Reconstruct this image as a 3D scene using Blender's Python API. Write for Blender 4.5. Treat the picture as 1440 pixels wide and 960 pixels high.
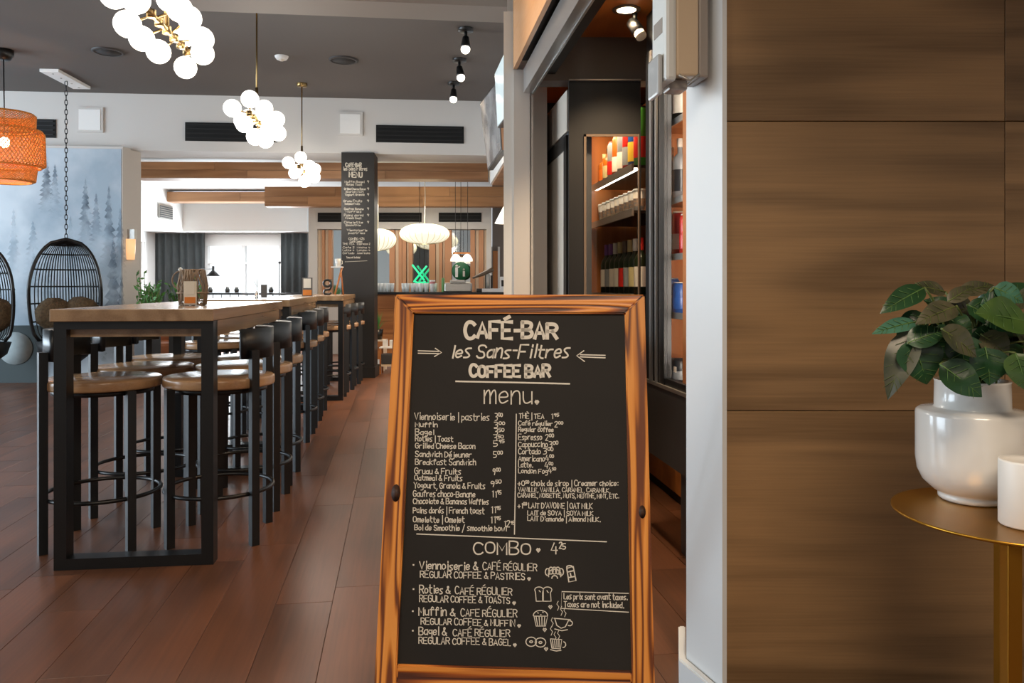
import bpy, bmesh, math, random
from mathutils import Vector, Matrix
random.seed(7)
for _o in list(bpy.data.objects): bpy.data.objects.remove(_o)
C = bpy.context.scene.collection
S = bpy.context.scene
F = 1120.0; CX = 720.0; HY = 403.0; EYE = 1.14
# ---------------------------------------------------------------- camera
cd = bpy.data.cameras.new('camera'); cam = bpy.data.objects.new('camera', cd); C.objects.link(cam)
cam.location = (0, 0, EYE); cam.rotation_euler = (math.pi/2, 0, 0)
cd.sensor_width = 36; cd.lens = 36*F/1440; cd.shift_y = -(480-HY)/1440
cd.clip_start = 0.05; cd.clip_end = 200
S.camera = cam
# ---------------------------------------------------------------- world, light, exposure
S.view_settings.view_transform = 'Standard'; S.view_settings.look = 'None'
S.view_settings.exposure = 0.75; S.view_settings.gamma = 1.0; S.view_settings.use_curve_mapping = False
wd = bpy.data.worlds.new('world'); S.world = wd; wd.use_nodes = True
wd.node_tree.nodes['Background'].inputs[0].default_value = (0.86, 0.94, 1.0, 1)
wd.node_tree.nodes['Background'].inputs[1].default_value = .95
def lamp(name, typ, loc, energy, color=(1, 1, 1), rot=(0, 0, 0), **kw):
    d = bpy.data.lights.new(name, typ); d.energy = energy; d.color = color
    for k, v in kw.items(): setattr(d, k, v)
    o = bpy.data.objects.new(name, d); C.objects.link(o); o.location = loc; o.rotation_euler = rot
    return o
WARM = (1.0, 0.72, 0.45); WHITE = (1.0, 0.9, 0.78)
# daylight entering by the shop windows on the left and behind the far room
lamp('window_daylight', 'AREA', (-9.5, 4.5, 1.9), 420, (0.72, 0.87, 1.0), (0, -math.pi/2, 0), shape='RECTANGLE', size=2.6, size_y=8)
lamp('window_daylight', 'AREA', (-5.4, 15.4, 1.5), 110, (0.85, 0.94, 1.0), (-math.pi/2, 0, 0), shape='RECTANGLE', size=2.2, size_y=1.6)
lamp('far_room_fill', 'AREA', (-5.0, 14.1, 2.15), 90, (0.95, 0.97, 1.0), (0, 0, 0), shape='RECTANGLE', size=2.2, size_y=1.2)  # fill light added to brighten the far room, no fitting behind it
lamp('far_bar_light', 'AREA', (-1.6, 12.2, 2.4), 26, WHITE, (0, 0, 0), shape='RECTANGLE', size=2.5, size_y=.6)

# lamps of the room on the camera's side: warm ceiling lights over the sign and the tiled wall
lamp('entry_ceiling_light', 'AREA', (.6, -.4, 3.3), 55, (1, .80, .60), (math.radians(12), 0, 0), shape='RECTANGLE', size=1.6, size_y=1.0)
lamp('fascia_spot', 'SPOT', (-.75, 3.3, 3.35), 60, WARM, (0, math.radians(-42), 0), spot_size=1.2, spot_blend=.7, shadow_soft_size=.05)
lamp('bar_fill', 'SPOT', (.75, 3.0, 2.40), 60, WARM, (0, 0, 0), spot_size=2.4, spot_blend=.6, shadow_soft_size=.05)  # extra unseen lamp, added to lift the dim space behind the bar
lamp('entry_ceiling_light', 'AREA', (-2.6, .2, 3.3), 24, (1, .86, .70), (math.radians(12), 0, 0), shape='RECTANGLE', size=1.6, size_y=1.0)
def W(px, py, D):                       # point seen at a pixel of the photograph, at depth D
    return Vector(((px-CX)*D/F, D, EYE+(HY-py)*D/F))
def X(px, D): return (px-CX)*D/F
def Z(py, D): return EYE+(HY-py)*D/F
# ---------------------------------------------------------------- materials
M = {}
def srgb(h):
    r = [int(h[i:i+2], 16)/255 for i in (0, 2, 4)]
    return tuple((c/12.92 if c <= .04045 else ((c+.055)/1.055)**2.4) for c in r)
def mat(name, col, rough=.5, metal=0., vary=0., scale=8., bump=0., emit=None, estr=0., trans=0., alpha=1., coat=0., stretch=(1, 1, 1), col2=None, sss=0):
    m = bpy.data.materials.new(name); m.use_nodes = True; nt = m.node_tree; N = nt.nodes; L = nt.links
    b = N['Principled BSDF']
    if isinstance(col, str): col = srgb(col)
    b.inputs['Base Color'].default_value = (*col, 1); b.inputs['Roughness'].default_value = rough; b.inputs['Metallic'].default_value = metal
    b.inputs['Transmission Weight'].default_value = trans; b.inputs['Alpha'].default_value = alpha; b.inputs['Coat Weight'].default_value = coat
    if emit:
        b.inputs['Emission Color'].default_value = (*emit, 1); b.inputs['Emission Strength'].default_value = estr
    if vary or bump or col2:
        tc = N.new('ShaderNodeTexCoord'); mp = N.new('ShaderNodeMapping'); mp.inputs['Scale'].default_value = stretch
        nz = N.new('ShaderNodeTexNoise'); nz.inputs['Scale'].default_value = scale; nz.inputs['Detail'].default_value = 5
        L.new(tc.outputs['Object'], mp.inputs[0]); L.new(mp.outputs[0], nz.inputs['Vector'])
        if vary or col2:
            if col2 is None: c1 = [max(0, c*(1-vary)) for c in col]; c2 = [min(1, c*(1+vary)) for c in col]
            else: c1 = col; c2 = srgb(col2) if isinstance(col2, str) else col2
            rp = N.new('ShaderNodeValToRGB'); rp.color_ramp.elements[0].position = .3; rp.color_ramp.elements[1].position = .7
            rp.color_ramp.elements[0].color = (*c1, 1); rp.color_ramp.elements[1].color = (*c2, 1)
            L.new(nz.outputs[0], rp.inputs[0]); L.new(rp.outputs[0], b.inputs['Base Color'])
        if bump:
            bp = N.new('ShaderNodeBump'); bp.inputs['Strength'].default_value = bump; bp.inputs['Distance'].default_value = .01
            L.new(nz.outputs[0], bp.inputs['Height']); L.new(bp.outputs[0], b.inputs['Normal'])
    M[name] = m; return m
def grain(name, c_light, c_dark, c_mid=None, axis=2, freq=7., across=6., along=.7, rough=.5, contrast=(.25, .75), bump=.15, tone=.12, rnd=0., fine=.3, width=0):
    """wood: contour lines of a stretched noise, plus fine fibres; the grain runs along the given local axis"""
    m = bpy.data.materials.new(name); m.use_nodes = True; nt = m.node_tree; N = nt.nodes; L = nt.links; b = N['Principled BSDF']
    b.inputs['Roughness'].default_value = rough
    tc = N.new('ShaderNodeTexCoord'); oi = N.new('ShaderNodeObjectInfo')
    ad = N.new('ShaderNodeVectorMath'); ad.operation = 'MULTIPLY_ADD'
    cv = N.new('ShaderNodeCombineXYZ')
    ge = N.new('ShaderNodeNewGeometry'); ra = N.new('ShaderNodeMath'); L.new(oi.outputs['Random'], ra.inputs[0]); L.new(ge.outputs['Random Per Island'], ra.inputs[1])
    fr = N.new('ShaderNodeMath'); fr.operation = 'FRACT'; L.new(ra.outputs[0], fr.inputs[0])
    for i in range(3): L.new(fr.outputs[0], cv.inputs[i])
    L.new(cv.outputs[0], ad.inputs[0]); ad.inputs[1].default_value = (7, 13, 5); L.new(tc.outputs['Object'], ad.inputs[2])
    mp = N.new('ShaderNodeMapping'); sc = [across]*3; sc[axis] = along; mp.inputs['Scale'].default_value = sc
    L.new(ad.outputs[0], mp.inputs[0])
    nz = N.new('ShaderNodeTexNoise'); nz.inputs['Scale'].default_value = 1; nz.inputs['Detail'].default_value = 1.5; nz.inputs['Distortion'].default_value = .25
    L.new(mp.outputs[0], nz.inputs['Vector'])
    mu = N.new('ShaderNodeMath'); mu.operation = 'MULTIPLY'; mu.inputs[1].default_value = freq*6.28; L.new(nz.outputs[0], mu.inputs[0])
    sn = N.new('ShaderNodeMath'); sn.operation = 'SINE'; L.new(mu.outputs[0], sn.inputs[0])
    mr = N.new('ShaderNodeMapRange'); mr.inputs[1].default_value = -1; mr.inputs[2].default_value = 1; L.new(sn.outputs[0], mr.inputs[0])
    m2 = N.new('ShaderNodeMapping'); s2 = [across*22]*3; s2[axis] = along*5; m2.inputs['Scale'].default_value = s2; L.new(ad.outputs[0], m2.inputs[0])
    n2 = N.new('ShaderNodeTexNoise'); n2.inputs['Scale'].default_value = 1; n2.inputs['Detail'].default_value = 3; L.new(m2.outputs[0], n2.inputs['Vector'])
    mx = N.new('ShaderNodeMix'); mx.data_type = 'FLOAT'; mx.inputs[0].default_value = fine; L.new(mr.outputs[0], mx.inputs[2]); L.new(n2.outputs[0], mx.inputs[3])
    rp = N.new('ShaderNodeValToRGB'); e = rp.color_ramp.elements
    cl, cdk = srgb(c_light), srgb(c_dark)
    e[0].position = contrast[0]; e[0].color = (*cdk, 1); e[1].position = contrast[1]; e[1].color = (*cl, 1)
    if c_mid: q = e.new(sum(contrast)/2); q.color = (*srgb(c_mid), 1)
    L.new(mx.outputs[0], rp.inputs[0])
    # slow tone change along the piece and from piece to piece
    n3 = N.new('ShaderNodeTexNoise'); n3.inputs['Scale'].default_value = 1.7; L.new(ad.outputs[0], n3.inputs['Vector'])
    a = N.new('ShaderNodeMapRange'); a.inputs[3].default_value = 1-tone; a.inputs[4].default_value = 1+tone; a.inputs[1].default_value = .3; a.inputs[2].default_value = .7; L.new(n3.outputs[0], a.inputs[0])
    r = N.new('ShaderNodeMapRange'); r.inputs[3].default_value = 1-rnd; r.inputs[4].default_value = 1+rnd; L.new(fr.outputs[0], r.inputs[0])
    mm = N.new('ShaderNodeMath'); mm.operation = 'MULTIPLY'; L.new(a.outputs[0], mm.inputs[0]); L.new(r.outputs[0], mm.inputs[1])
    vs = N.new('ShaderNodeVectorMath'); vs.operation = 'SCALE'; L.new(rp.outputs[0], vs.inputs[0]); L.new(mm.outputs[0], vs.inputs['Scale'])
    L.new(vs.outputs[0], b.inputs['Base Color'])
    bp = N.new('ShaderNodeBump'); bp.inputs['Strength'].default_value = bump; bp.inputs['Distance'].default_value = .003
    L.new(mx.outputs[0], bp.inputs['Height']); L.new(bp.outputs[0], b.inputs['Normal'])
    M[name] = m; return m
# ---------------------------------------------------------------- mesh helpers
def NB(): return bmesh.new()
def bx(bm, x0, x1, y0, y1, z0, z1, bev=0):
    vs = [bm.verts.new(p) for p in ((x0, y0, z0), (x1, y0, z0), (x1, y1, z0), (x0, y1, z0), (x0, y0, z1), (x1, y0, z1), (x1, y1, z1), (x0, y1, z1))]
    fs = [bm.faces.new([vs[i] for i in f]) for f in ((0, 3, 2, 1), (4, 5, 6, 7), (0, 1, 5, 4), (1, 2, 6, 5), (2, 3, 7, 6), (3, 0, 4, 7))]
    if bev:
        bmesh.ops.bevel(bm, geom=list({e for f in fs for e in f.edges}), offset=bev, segments=2, affect='EDGES', profile=.5)
    return vs
def box(x0, x1, y0, y1, z0, z1, bev=0):
    bm = NB(); bx(bm, x0, x1, y0, y1, z0, z1, bev); return bm
def prism(bm, pts, z0, z1):             # polygon in plan, extruded upwards
    n = len(pts); a = [bm.verts.new((p[0], p[1], z0)) for p in pts]; b = [bm.verts.new((p[0], p[1], z1)) for p in pts]
    bm.faces.new(a[::-1]); bm.faces.new(b)
    for i in range(n): bm.faces.new((a[i], a[(i+1) % n], b[(i+1) % n], b[i]))
    bmesh.ops.recalc_face_normals(bm, faces=bm.faces); return bm
def hexa(bm, p8):                       # eight corners, bottom four then top four
    vs = [bm.verts.new(p) for p in p8]
    for f in ((0, 3, 2, 1), (4, 5, 6, 7), (0, 1, 5, 4), (1, 2, 6, 5), (2, 3, 7, 6), (3, 0, 4, 7)): bm.faces.new([vs[i] for i in f])
    bmesh.ops.recalc_face_normals(bm, faces=bm.faces); return bm
def tube(bm, pts, r, seg=8, closed=False, rs=None):
    pts = [Vector(p) for p in pts]; n = len(pts); rings = []; prev = None
    for i, p in enumerate(pts):
        if closed: t = pts[(i+1) % n]-pts[i-1]
        else: t = (pts[min(i+1, n-1)]-pts[max(i-1, 0)])
        t.normalize()
        if prev is None:
            u = t.cross(Vector((0, 0, 1)));
            if u.length < .1: u = t.cross(Vector((1, 0, 0)))
        else: u = prev-t*prev.dot(t)
        u.normalize(); prev = u; v = t.cross(u); rr = rs[i] if rs else r
        rings.append([bm.verts.new(p+(u*math.cos(2*math.pi*k/seg)+v*math.sin(2*math.pi*k/seg))*rr) for k in range(seg)])
    m = n if closed else n-1
    for i in range(m):
        a, b = rings[i], rings[(i+1) % n]
        for k in range(seg):
            f = bm.faces.new((a[k], a[(k+1) % seg], b[(k+1) % seg], b[k])); f.smooth = True
    if not closed: bm.faces.new(rings[0][::-1]); bm.faces.new(rings[-1])
    return bm
def lathe(bm, prof, seg=24, c=(0, 0, 0)):
    rings = []
    for r, z in prof:
        if r < 1e-5: rings.append([bm.verts.new((c[0], c[1], c[2]+z))])
        else: rings.append([bm.verts.new((c[0]+r*math.cos(2*math.pi*k/seg), c[1]+r*math.sin(2*math.pi*k/seg), c[2]+z)) for k in range(seg)])
    for a, b in zip(rings, rings[1:]):
        for k in range(seg):
            k2 = (k+1) % seg
            if len(a) == 1 and len(b) == 1: continue
            if len(a) == 1: q = (a[0], b[k2], b[k])
            elif len(b) == 1: q = (a[k], a[k2], b[0])
            else: q = (a[k], a[k2], b[k2], b[k])
            f = bm.faces.new(q); f.smooth = True
    return bm
def ball(bm, c, r, seg=16, sz=1.0):
    n = seg//2
    return lathe(bm, [(r*math.sin(math.pi*i/n) if 0 < i < n else 0, -r*sz*math.cos(math.pi*i/n)) for i in range(n+1)], seg, c)
def obj(name, bm, m, parent=None, smooth=None, loc=None):
    me = bpy.data.meshes.new(name); bm.to_mesh(me); bm.free()
    if isinstance(m, str): m = M[m]
    me.materials.append(m); o = bpy.data.objects.new(name, me); C.objects.link(o)
    if parent: o.parent = parent
    if loc: o.location = loc
    if smooth:
        for p in me.polygons: p.use_smooth = True
    return o
def tag(o, label, cat, group=None, kind=None):
    o['label'] = label; o['category'] = cat
    if group: o['group'] = group
    if kind: o['kind'] = kind
    return o
def thing(name, label, cat, loc=(0, 0, 0), rz=0, group=None):
    o = bpy.data.objects.new(name, None); C.objects.link(o); o.location = loc; o.rotation_euler = (0, 0, rz); o.empty_display_size = .1
    return tag(o, label, cat, group)
def struct(name, bm, m, parent=None, label=None):
    o = obj(name, bm, m, parent)
    if not parent: o['kind'] = 'structure'; o['category'] = name.split('_')[0]; o['label'] = label or name.replace('_', ' ')
    return o
def dup(root, loc, rz=None, label=None, group=None):
    r = root.copy(); C.objects.link(r); r.location = loc
    if rz is not None: r.rotation_euler = (0, 0, rz)
    if label: r['label'] = label
    if group: r['group'] = group
    for ch in list(root.children):
        c = ch.copy(); C.objects.link(c); c.parent = r
        for g in ch.children:
            d = g.copy(); C.objects.link(d); d.parent = c
    return r
# ---------------------------------------------------------------- chalk lettering: a stroke alphabet
GL = {'A':'0c2i4c 1e3e','B':'0c0i ~0i3i4h3f0f ~0f3f4e4d3c0c','C':'~4h3i1i0g0e1c3c4d','D':'0c0i ~0i2i4g4e2c0c','E':'4i0i0c4c 0f3f','F':'4i0i0c 0f3f',
'G':'~4h3i1i0g0e1c3c4d4f2f','H':'0c0i 4c4i 0f4f','I':'1c1i','J':'~3i3d2c0d','K':'0c0i 4i0f4c','L':'0i0c3c','M':'0c0i2e4i4c','N':'0c0i4c4i','O':'@2i0h0d2c4d4h',
'P':'0c0i ~0i3i4h4g3f0f','Q':'@2i0h0d2c4d4h 2e4c','R':'0c0i ~0i3i4h4g3f0f 2f4c','S':'~4h3i1i0h1f3f4d3c1c0d','T':'0i4i 2i2c','U':'~0i0d1c3c4d4i','V':'0i2c4i',
'W':'0i1c2g3c4i','X':'0i4c 4i0c','Y':'0i2f4i 2f2c','Z':'0i4i0c4c',
'a':'@3f2g0f0d1c3d 3g3c','b':'0i0c @0f1g3f3d1c0d','c':'~3g1g0f0d1c3d','d':'3i3c @3f2g0f0d1c3d','e':'~0e3e3f2g0f0d1c3d','f':'~3h2i1h1c 0g3g',
'g':'@3f1g0f0e1d3e 3g3b ~3b2a0a','h':'0i0c ~0e1g3g3c','i':'1g1c 1h1i','j':'2g2b ~2b1a0a 2h2i','k':'0i0c 3g0e3c','l':'1i1c','m':'0g0c ~0e1g2g2c ~2e3g4g4c',
'n':'0g0c ~0e1g3g3c','o':'@1g0f0d1c3d3f2g','p':'0g0a @0f1g3f3d1c0d','q':'@3f1g0f0d1c3d 3g3a','r':'0g0c ~0e1g3g','s':'~3g1g0f3d2c0c','t':'1i1d ~1d2c3c 0g3g',
'u':'~0g0d1c3d 3g3c','v':'0g2c3g','w':'0g1c2f3c4g','x':'0g3c 3g0c','y':'0g2d 3g1a','z':'0g3g0c3c',
'0':'@2i0h0d2c4d4h','1':'1h2i2c','2':'~0h1i3i3g0c 0c3c','3':'~0i3i3g1f ~1f3f3d2c0c','4':'2i0e4e 3g3c','5':'3i0i0f ~0f3f3d2c0c','6':'~3i1h0e1c3d3e1f0e','7':'0i3i1c',
'8':'@1i0h3e2c0d3h','9':'~3g1f0g1i3h3g2c','&':'~4e2c0d0e3h2i1h4c','|':'1a1j','-':'0f2f',',':'1c0a','.':'1c1d','\'':'1i1g',':':'1d1d 1g1g','+':'0e4e 2g2c','/':'0a3j','!':'1i1e 1c1d'}
GL[u'\u00e9'] = GL['e']+' 1h3j'; GL[u'\u00e8'] = GL['e']+' 3h1j'; GL[u'\u00c9'] = GL['E']+' 1j3k'; GL[u'\u00c8'] = GL['E']+' 3j1k'
GL['_'] = ''
def smooth2(p, closed):
    for _ in range(2):
        q = []; n = len(p)
        if not closed: q.append(p[0])
        for i in range(n if closed else n-1):
            a, b = p[i], p[(i+1) % n]
            q += [(a[0]*.75+b[0]*.25, a[1]*.75+b[1]*.25), (a[0]*.25+b[0]*.75, a[1]*.25+b[1]*.75)]
        if not closed: q.append(p[-1])
        p = q
    return p
def glyph(ch):
    out = []; mxx = 2 if ch == ' ' else 0
    for st in GL.get(ch, '').split():
        cl = st[0] == '@'; sm = st[0] in '~@'; s = st[1:] if sm else st
        p = [(int(s[i]), ord(s[i+1])-99) for i in range(0, len(s), 2)]; mxx = max([mxx]+[a for a, b in p])
        if sm: p = smooth2(p, cl)
        if cl: p = p+[p[0], p[1]]
        out.append(p)
    return out, max(mxx, 1)
def text_strokes(s, x, y, h, x1=None, slope=0., sup=None, jit=.15, slant=0.):
    """strokes in picture units: left x, baseline y, cap height h, optionally stretched to end at x1"""
    pos = 0; st = []; rnd = random.Random(s+str(x)); small = False
    for ch in s:
        if ch == '^': small = True; continue
        g, w = glyph(ch); k = .55 if small else 1.; up = 3. if small else 0.
        jy = rnd.uniform(-jit, jit)*2; js = 1+rnd.uniform(-jit, jit)*.6
        for p in g: st.append([(pos+a*k, up+jy+b*k*js) for a, b in p])
        pos += (w+1.15)*k if ch != ' ' else 2.2
        if ch == ' ': small = False
    tot = pos-1.15; u = h/6.; ux = (x1-x)/tot if x1 else u
    return [[(x+(a+b*slant)*ux, y-b*u+slope*a*ux) for a, b in p] for p in st]
def ribbons(strokes, w, proj, off, nrm, bm=None):
    """flat ribbons of width w (in stroke units) laid on the plane that proj() maps to"""
    bm = bm or NB()
    for p in strokes:
        q = [p[0]]
        for a in p[1:]:
            if (a[0]-q[-1][0])**2+(a[1]-q[-1][1])**2 > 1e-4: q.append(a)
        if len(q) == 1: q = [(q[0][0]-w*.4, q[0][1]), (q[0][0]+w*.4, q[0][1])]
        n = len(q); L = []; R = []
        for i in range(n):
            a = q[max(i-1, 0)]; b = q[min(i+1, n-1)]; dx, dy = b[0]-a[0], b[1]-a[1]; l = math.hypot(dx, dy) or 1
            nx, ny = -dy/l*w/2, dx/l*w/2
            ex = (dx/l*w*.3, dy/l*w*.3) if i == n-1 else ((-dx/l*w*.3, -dy/l*w*.3) if i == 0 else (0, 0))
            c = (q[i][0]+ex[0], q[i][1]+ex[1])
            L.append(bm.verts.new(proj(c[0]+nx, c[1]+ny)+nrm*off)); R.append(bm.verts.new(proj(c[0]-nx, c[1]-ny)+nrm*off))
        for i in range(n-1): bm.faces.new((L[i], R[i], R[i+1], L[i+1]))
    return bm
# ---------------------------------------------------------------- materials used
mat('ceiling_paint', '5d5753', .8); mat('ceiling_dark', '2b2928', .8); mat('beam_paint', '847a72', .7)
mat('white_paint', 'c9c6c2', .7); mat('white_bright', 'e6e6e4', .6); mat('trim_white', 'd3d6d6', .45)
mat('black_metal', '0f1011', .36); mat('black_matte', '0b0b0c', .6); mat('dark_slot', '050505', .8)
mat('steel', 'b5b2ac', .3, .8); mat('steel_light', 'c2bdb4', .42, .2); mat('aluminium', 'c9ccce', .28, .9); mat('case_grey', '4c4e50', .42, .3, bump=.02)
mat('brass', '9c8256', .3, 1.); mat('gold', 'b8872e', .28, .9); mat('globe_glass', 'fffaf0', .3, emit=(1, .94, .85), estr=1.25)
mat('bulb_glow', 'fff0d8', .3, emit=(1, .8, .5), estr=14); mat('lamp_glow', 'fff0d8', .3, emit=(1, .9, .75), estr=6)
mat('saucer_shade', 'f4edcf', .6, emit=(1, .93, .72), estr=.55); mat('cone_shade', 'f4f0e8', .6, emit=(1, .9, .75), estr=.7)
mat('ceramic', 'dcdad4', .18, coat=.4); mat('wax', 'e6e3dc', .45); mat('plastic_white', 'd8dad6', .3); mat('plastic_tan', 'cdb79a', .3); mat('plastic_grey', '9a928a', .25)
mat('rattan', 'e2913e', .6, vary=.2, scale=30); mat('leather', '9c5a30', .45, vary=.15); mat('fur', '54442f', .95, vary=.35, scale=40, bump=.8)
mat('curtain', '7f898c', .9, vary=.08); mat('teal_paint', '3b4648', .7); mat('circle_paint', '9aa5a7', .8, vary=.1, scale=12)
mat('chalk', 'd9d3c6', .9); mat('chalk_soft', 'b9b2a4', .9)
mat('board_black', (0.010, .008, .006), .8, vary=.35, scale=3); mat('pillar_black', '191716', .5); mat('stool_black', '16191c', .4, bump=.02)
mat('leaf', '2a5030', .3, col2='142d19', scale=14, bump=.15); mat('leaf_light', '48622c', .35, col2='23431f', scale=16, bump=.15); mat('leaf_vein', '53743c', .4); mat('leaf_blue', '4d7d68', .3, col2='2a5544', scale=16)
mat('leaf_bronze', '585440', .35, col2='2b3422', scale=20); mat('stem', '55602c', .6); mat('soil', '2a1d14', .95)
mat('mirror', 'd9dcda', .04, 1.); mat('slat_pink', 'b5835f', .55); mat('slat_pale', 'd9c3a8', .55)
mat('paper', 'd9d2c4', .7); mat('orange_print', 'd07a2c', .6); mat('grey_print', '5d5a58', .5)
mat('green_sign', '14603a', .5); mat('green_neon', '19a05a', .4, emit=(.02, .5, .22), estr=1.); mat('twig', '8a7560', .8, vary=.3, scale=30)
mat('clear', 'ffffff', .03, trans=1.); M['clear'].node_tree.nodes['Principled BSDF'].inputs['IOR'].default_value = 1.45
def thin_glass(name, tint=(1, 1, 1), refl=.12):
    m = bpy.data.materials.new(name); m.use_nodes = True; nt = m.node_tree; N = nt.nodes; L = nt.links
    for n in list(N): N.remove(n)
    o = N.new('ShaderNodeOutputMaterial'); t = N.new('ShaderNodeBsdfTransparent'); t.inputs[0].default_value = (*tint, 1)
    g = N.new('ShaderNodeBsdfGlossy'); g.inputs['Roughness'].default_value = .02; fz = N.new('ShaderNodeFresnel'); fz.inputs[0].default_value = 1.45
    mx = N.new('ShaderNodeMixShader'); ge = N.new('ShaderNodeNewGeometry'); iv = N.new('ShaderNodeMath'); iv.operation = 'SUBTRACT'; iv.inputs[0].default_value = 1; L.new(ge.outputs['Backfacing'], iv.inputs[1]); ml = N.new('ShaderNodeMath'); ml.operation = 'MULTIPLY'; L.new(iv.outputs[0], ml.inputs[0]); L.new(fz.outputs[0], ml.inputs[1]); L.new(ml.outputs[0], mx.inputs[0]); L.new(t.outputs[0], mx.inputs[1]); L.new(g.outputs[0], mx.inputs[2]); L.new(mx.outputs[0], o.inputs[0]); M[name] = m
thin_glass('pane_glass')
grain('floor_wood', '754a32', '4a2f1f', '613e2a', axis=1, freq=2.2, across=4, along=.6, rough=.36, contrast=(.1, .9), bump=.12, tone=.16, rnd=.07, fine=.6)
grain('sign_wood', 'd98a35', '5e2c0e', 'b4611d', axis=2, freq=6.5, across=13, along=1.1, rough=.42, contrast=(.08, .62), bump=.5, tone=.15, fine=.22)
grain('sign_wood_across', 'd98a35', '4a210a', 'a5561a', axis=0, freq=9, across=22, along=1.1, rough=.42, contrast=(.15, .75), bump=.5, tone=.15, fine=.22)
grain('table_wood', 'a68a6a', '7d6247', axis=1, freq=3, across=7, along=.6, rough=.25, contrast=(.1, .9), bump=.1, fine=.5)
grain('seat_wood', 'ad8a66', '86664a', axis=0, freq=2.5, across=8, along=1.5, rough=.24, contrast=(.1, .9), bump=.05, fine=.5)
grain('beam_wood', 'b88a62', '966a46', axis=0, freq=2.5, across=9, along=.5, rough=.5, contrast=(.1, .9), bump=.1, tone=.1, rnd=.12, fine=.45)
grain('panel_wood', 'b9763c', '8d5022', axis=0, freq=2.5, across=6, along=.5, rough=.4, contrast=(.1, .9), bump=.1, rnd=.08, fine=.45)
grain('panel_wood_upright', 'c07c46', '9a5c2c', axis=2, freq=2.5, across=6, along=.5, rough=.35, contrast=(.1, .9), bump=.1, rnd=.08, fine=.45)
grain('fascia_wood', 'e0b184', 'c89465', axis=1, freq=1.5, across=3, along=.4, rough=.22, contrast=(.1, .9), bump=.03, fine=.4)
grain('tile_wood', '987750', '6c5233', '846745', axis=0, freq=2.2, across=9, along=.8, rough=.5, contrast=(.1, .8), bump=.08, tone=.16, rnd=.05, fine=.5)
grain('bar_ceiling_wood', 'b06a2c', '8c4c18', axis=1, freq=2, across=5, along=.5, rough=.4, contrast=(.1, .9), fine=.45)
mat('grout', '33231a', .9)
# ---------------------------------------------------------------- floor of planks
YAW = math.atan(.143)
flo = struct('floor', box(-12, 9, -3, 19, -.06, -.006), 'grout', label='reddish brown plank floor')
pw, pl = .20, 1.30
ca, sa = math.cos(YAW), math.sin(YAW)
cells = []
rnd = random.Random(3)
for i in range(-75, 60):
    off = rnd.uniform(0, pl)
    for j in range(-3, 16):
        u = (i+.5)*pw-.035; v = j*pl+off
        x = u*ca-v*sa; y = u*sa+v*ca
        if y < -1.5 or y > 17.2 or abs(x) > .75*max(y, 0)+4.2 or x > 3.9 or x < -11.5: continue
        vis = -.68*y-.5 < x < min(.25*y+.4, 1.2) and y > 1.4
        cells.append((0 if vis else 1, y, x, u, v))
cells.sort()
def plank_bm(bm, cx=0, cy=0):
    bx(bm, cx-pw/2+.0008, cx+pw/2-.0008, cy-pl/2+.0008, cy+pl/2-.0008, -.006, 0)
b = NB(); plank_bm(b); bmesh.ops.bevel(b, geom=[e for e in b.edges if min(v.co.z for v in e.verts) > -.001], offset=.0007, segments=1, affect='EDGES')
p0 = obj('plank', b, 'floor_wood', flo); first = True
for _, y, x, u, v in cells[:299]:
    o = p0 if first else p0.copy()
    if not first: C.objects.link(o)
    first = False
    o.location = (x, y, 0); o.rotation_euler = (0, 0, YAW)
b = NB()
for _, y, x, u, v in cells[299:]: plank_bm(b, u, v)
far = obj('plank', b, 'floor_wood', flo); far.rotation_euler = (0, 0, YAW); far['kind'] = 'stuff'
# ---------------------------------------------------------------- ceilings and bulkhead
ZC = 3.5
def BD(x): return 10.17+.092*x          # plane of the white bulkhead
struct('ceiling', prism(NB(), [(-12, -2.85), (4.1, -2.85), (4.1, 4.4), (.25, 4.4), (.25, BD(.25)+.1), (-12, BD(-12)+.1)], ZC, ZC+.15), 'ceiling_paint', label='dark grey painted ceiling')
bk = struct('trim_1', prism(NB(), [(-12, BD(-12)), (.3, BD(.3)), (.3, BD(.3)+.6), (-12, BD(-12)+.6)], 2.81, ZC), 'white_paint', label='white bulkhead above the opening')
def on_bk(px0, px1, py0, py1, dep, m, name, parent, out=.0, cat=None):
    D = BD(X((px0+px1)/2, 10)); x0 = X(px0, D); x1 = X(px1, D); z1 = EYE+(HY-py0)*D/F; z0 = EYE+(HY-py1)*D/F
    b = NB()
    prism(b, [(x0, BD(x0)-out-dep), (x1, BD(x1)-out-dep), (x1, BD(x1)-out), (x0, BD(x0)-out)], z0, z1)
    return obj(name, b, m, parent), (x0, x1, z0, z1)
for n, (a, c_, t, u, lab) in enumerate(((14, 76, 167, 193, 'black slot vent above the mural, partly behind the orange pendant'), (263, 388, 173, 199, 'black slot vent on the white bulkhead behind the middle globe cluster'), (530, 652, 177, 201, 'black slot vent on the white bulkhead right of the menu pillar'))):
    t0 = thing('slot_vent', lab, 'vent')
    o, (x0, x1, z0, z1) = on_bk(a, c_, t, u, .012, 'dark_slot', 'vent_frame', t0, .001)
    for k in range(4):
        z = z0+(z1-z0)*(k+.6)/4.2; b = NB(); prism(b, [(x0+.02, BD(x0)-.03), (x1-.02, BD(x1)-.03), (x1-.02, BD(x1)-.012), (x0+.02, BD(x0)-.012)], z, z+.014); obj('louvre', b, 'black_matte', t0)
for a, c_, t, u, lab in ((109, 144, 151, 186, 'square white access panel above the mural'), (476, 510, 158, 191, 'square white access panel above the menu pillar')):
    t0 = thing('access_panel', lab, 'panel')
    on_bk(a, c_, t, u, .022, 'white_paint', 'panel_frame', t0, .001); on_bk(a+3, c_-3, t+3, u-3, .006, 'white_bright', 'panel_door', t0, .023)
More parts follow.
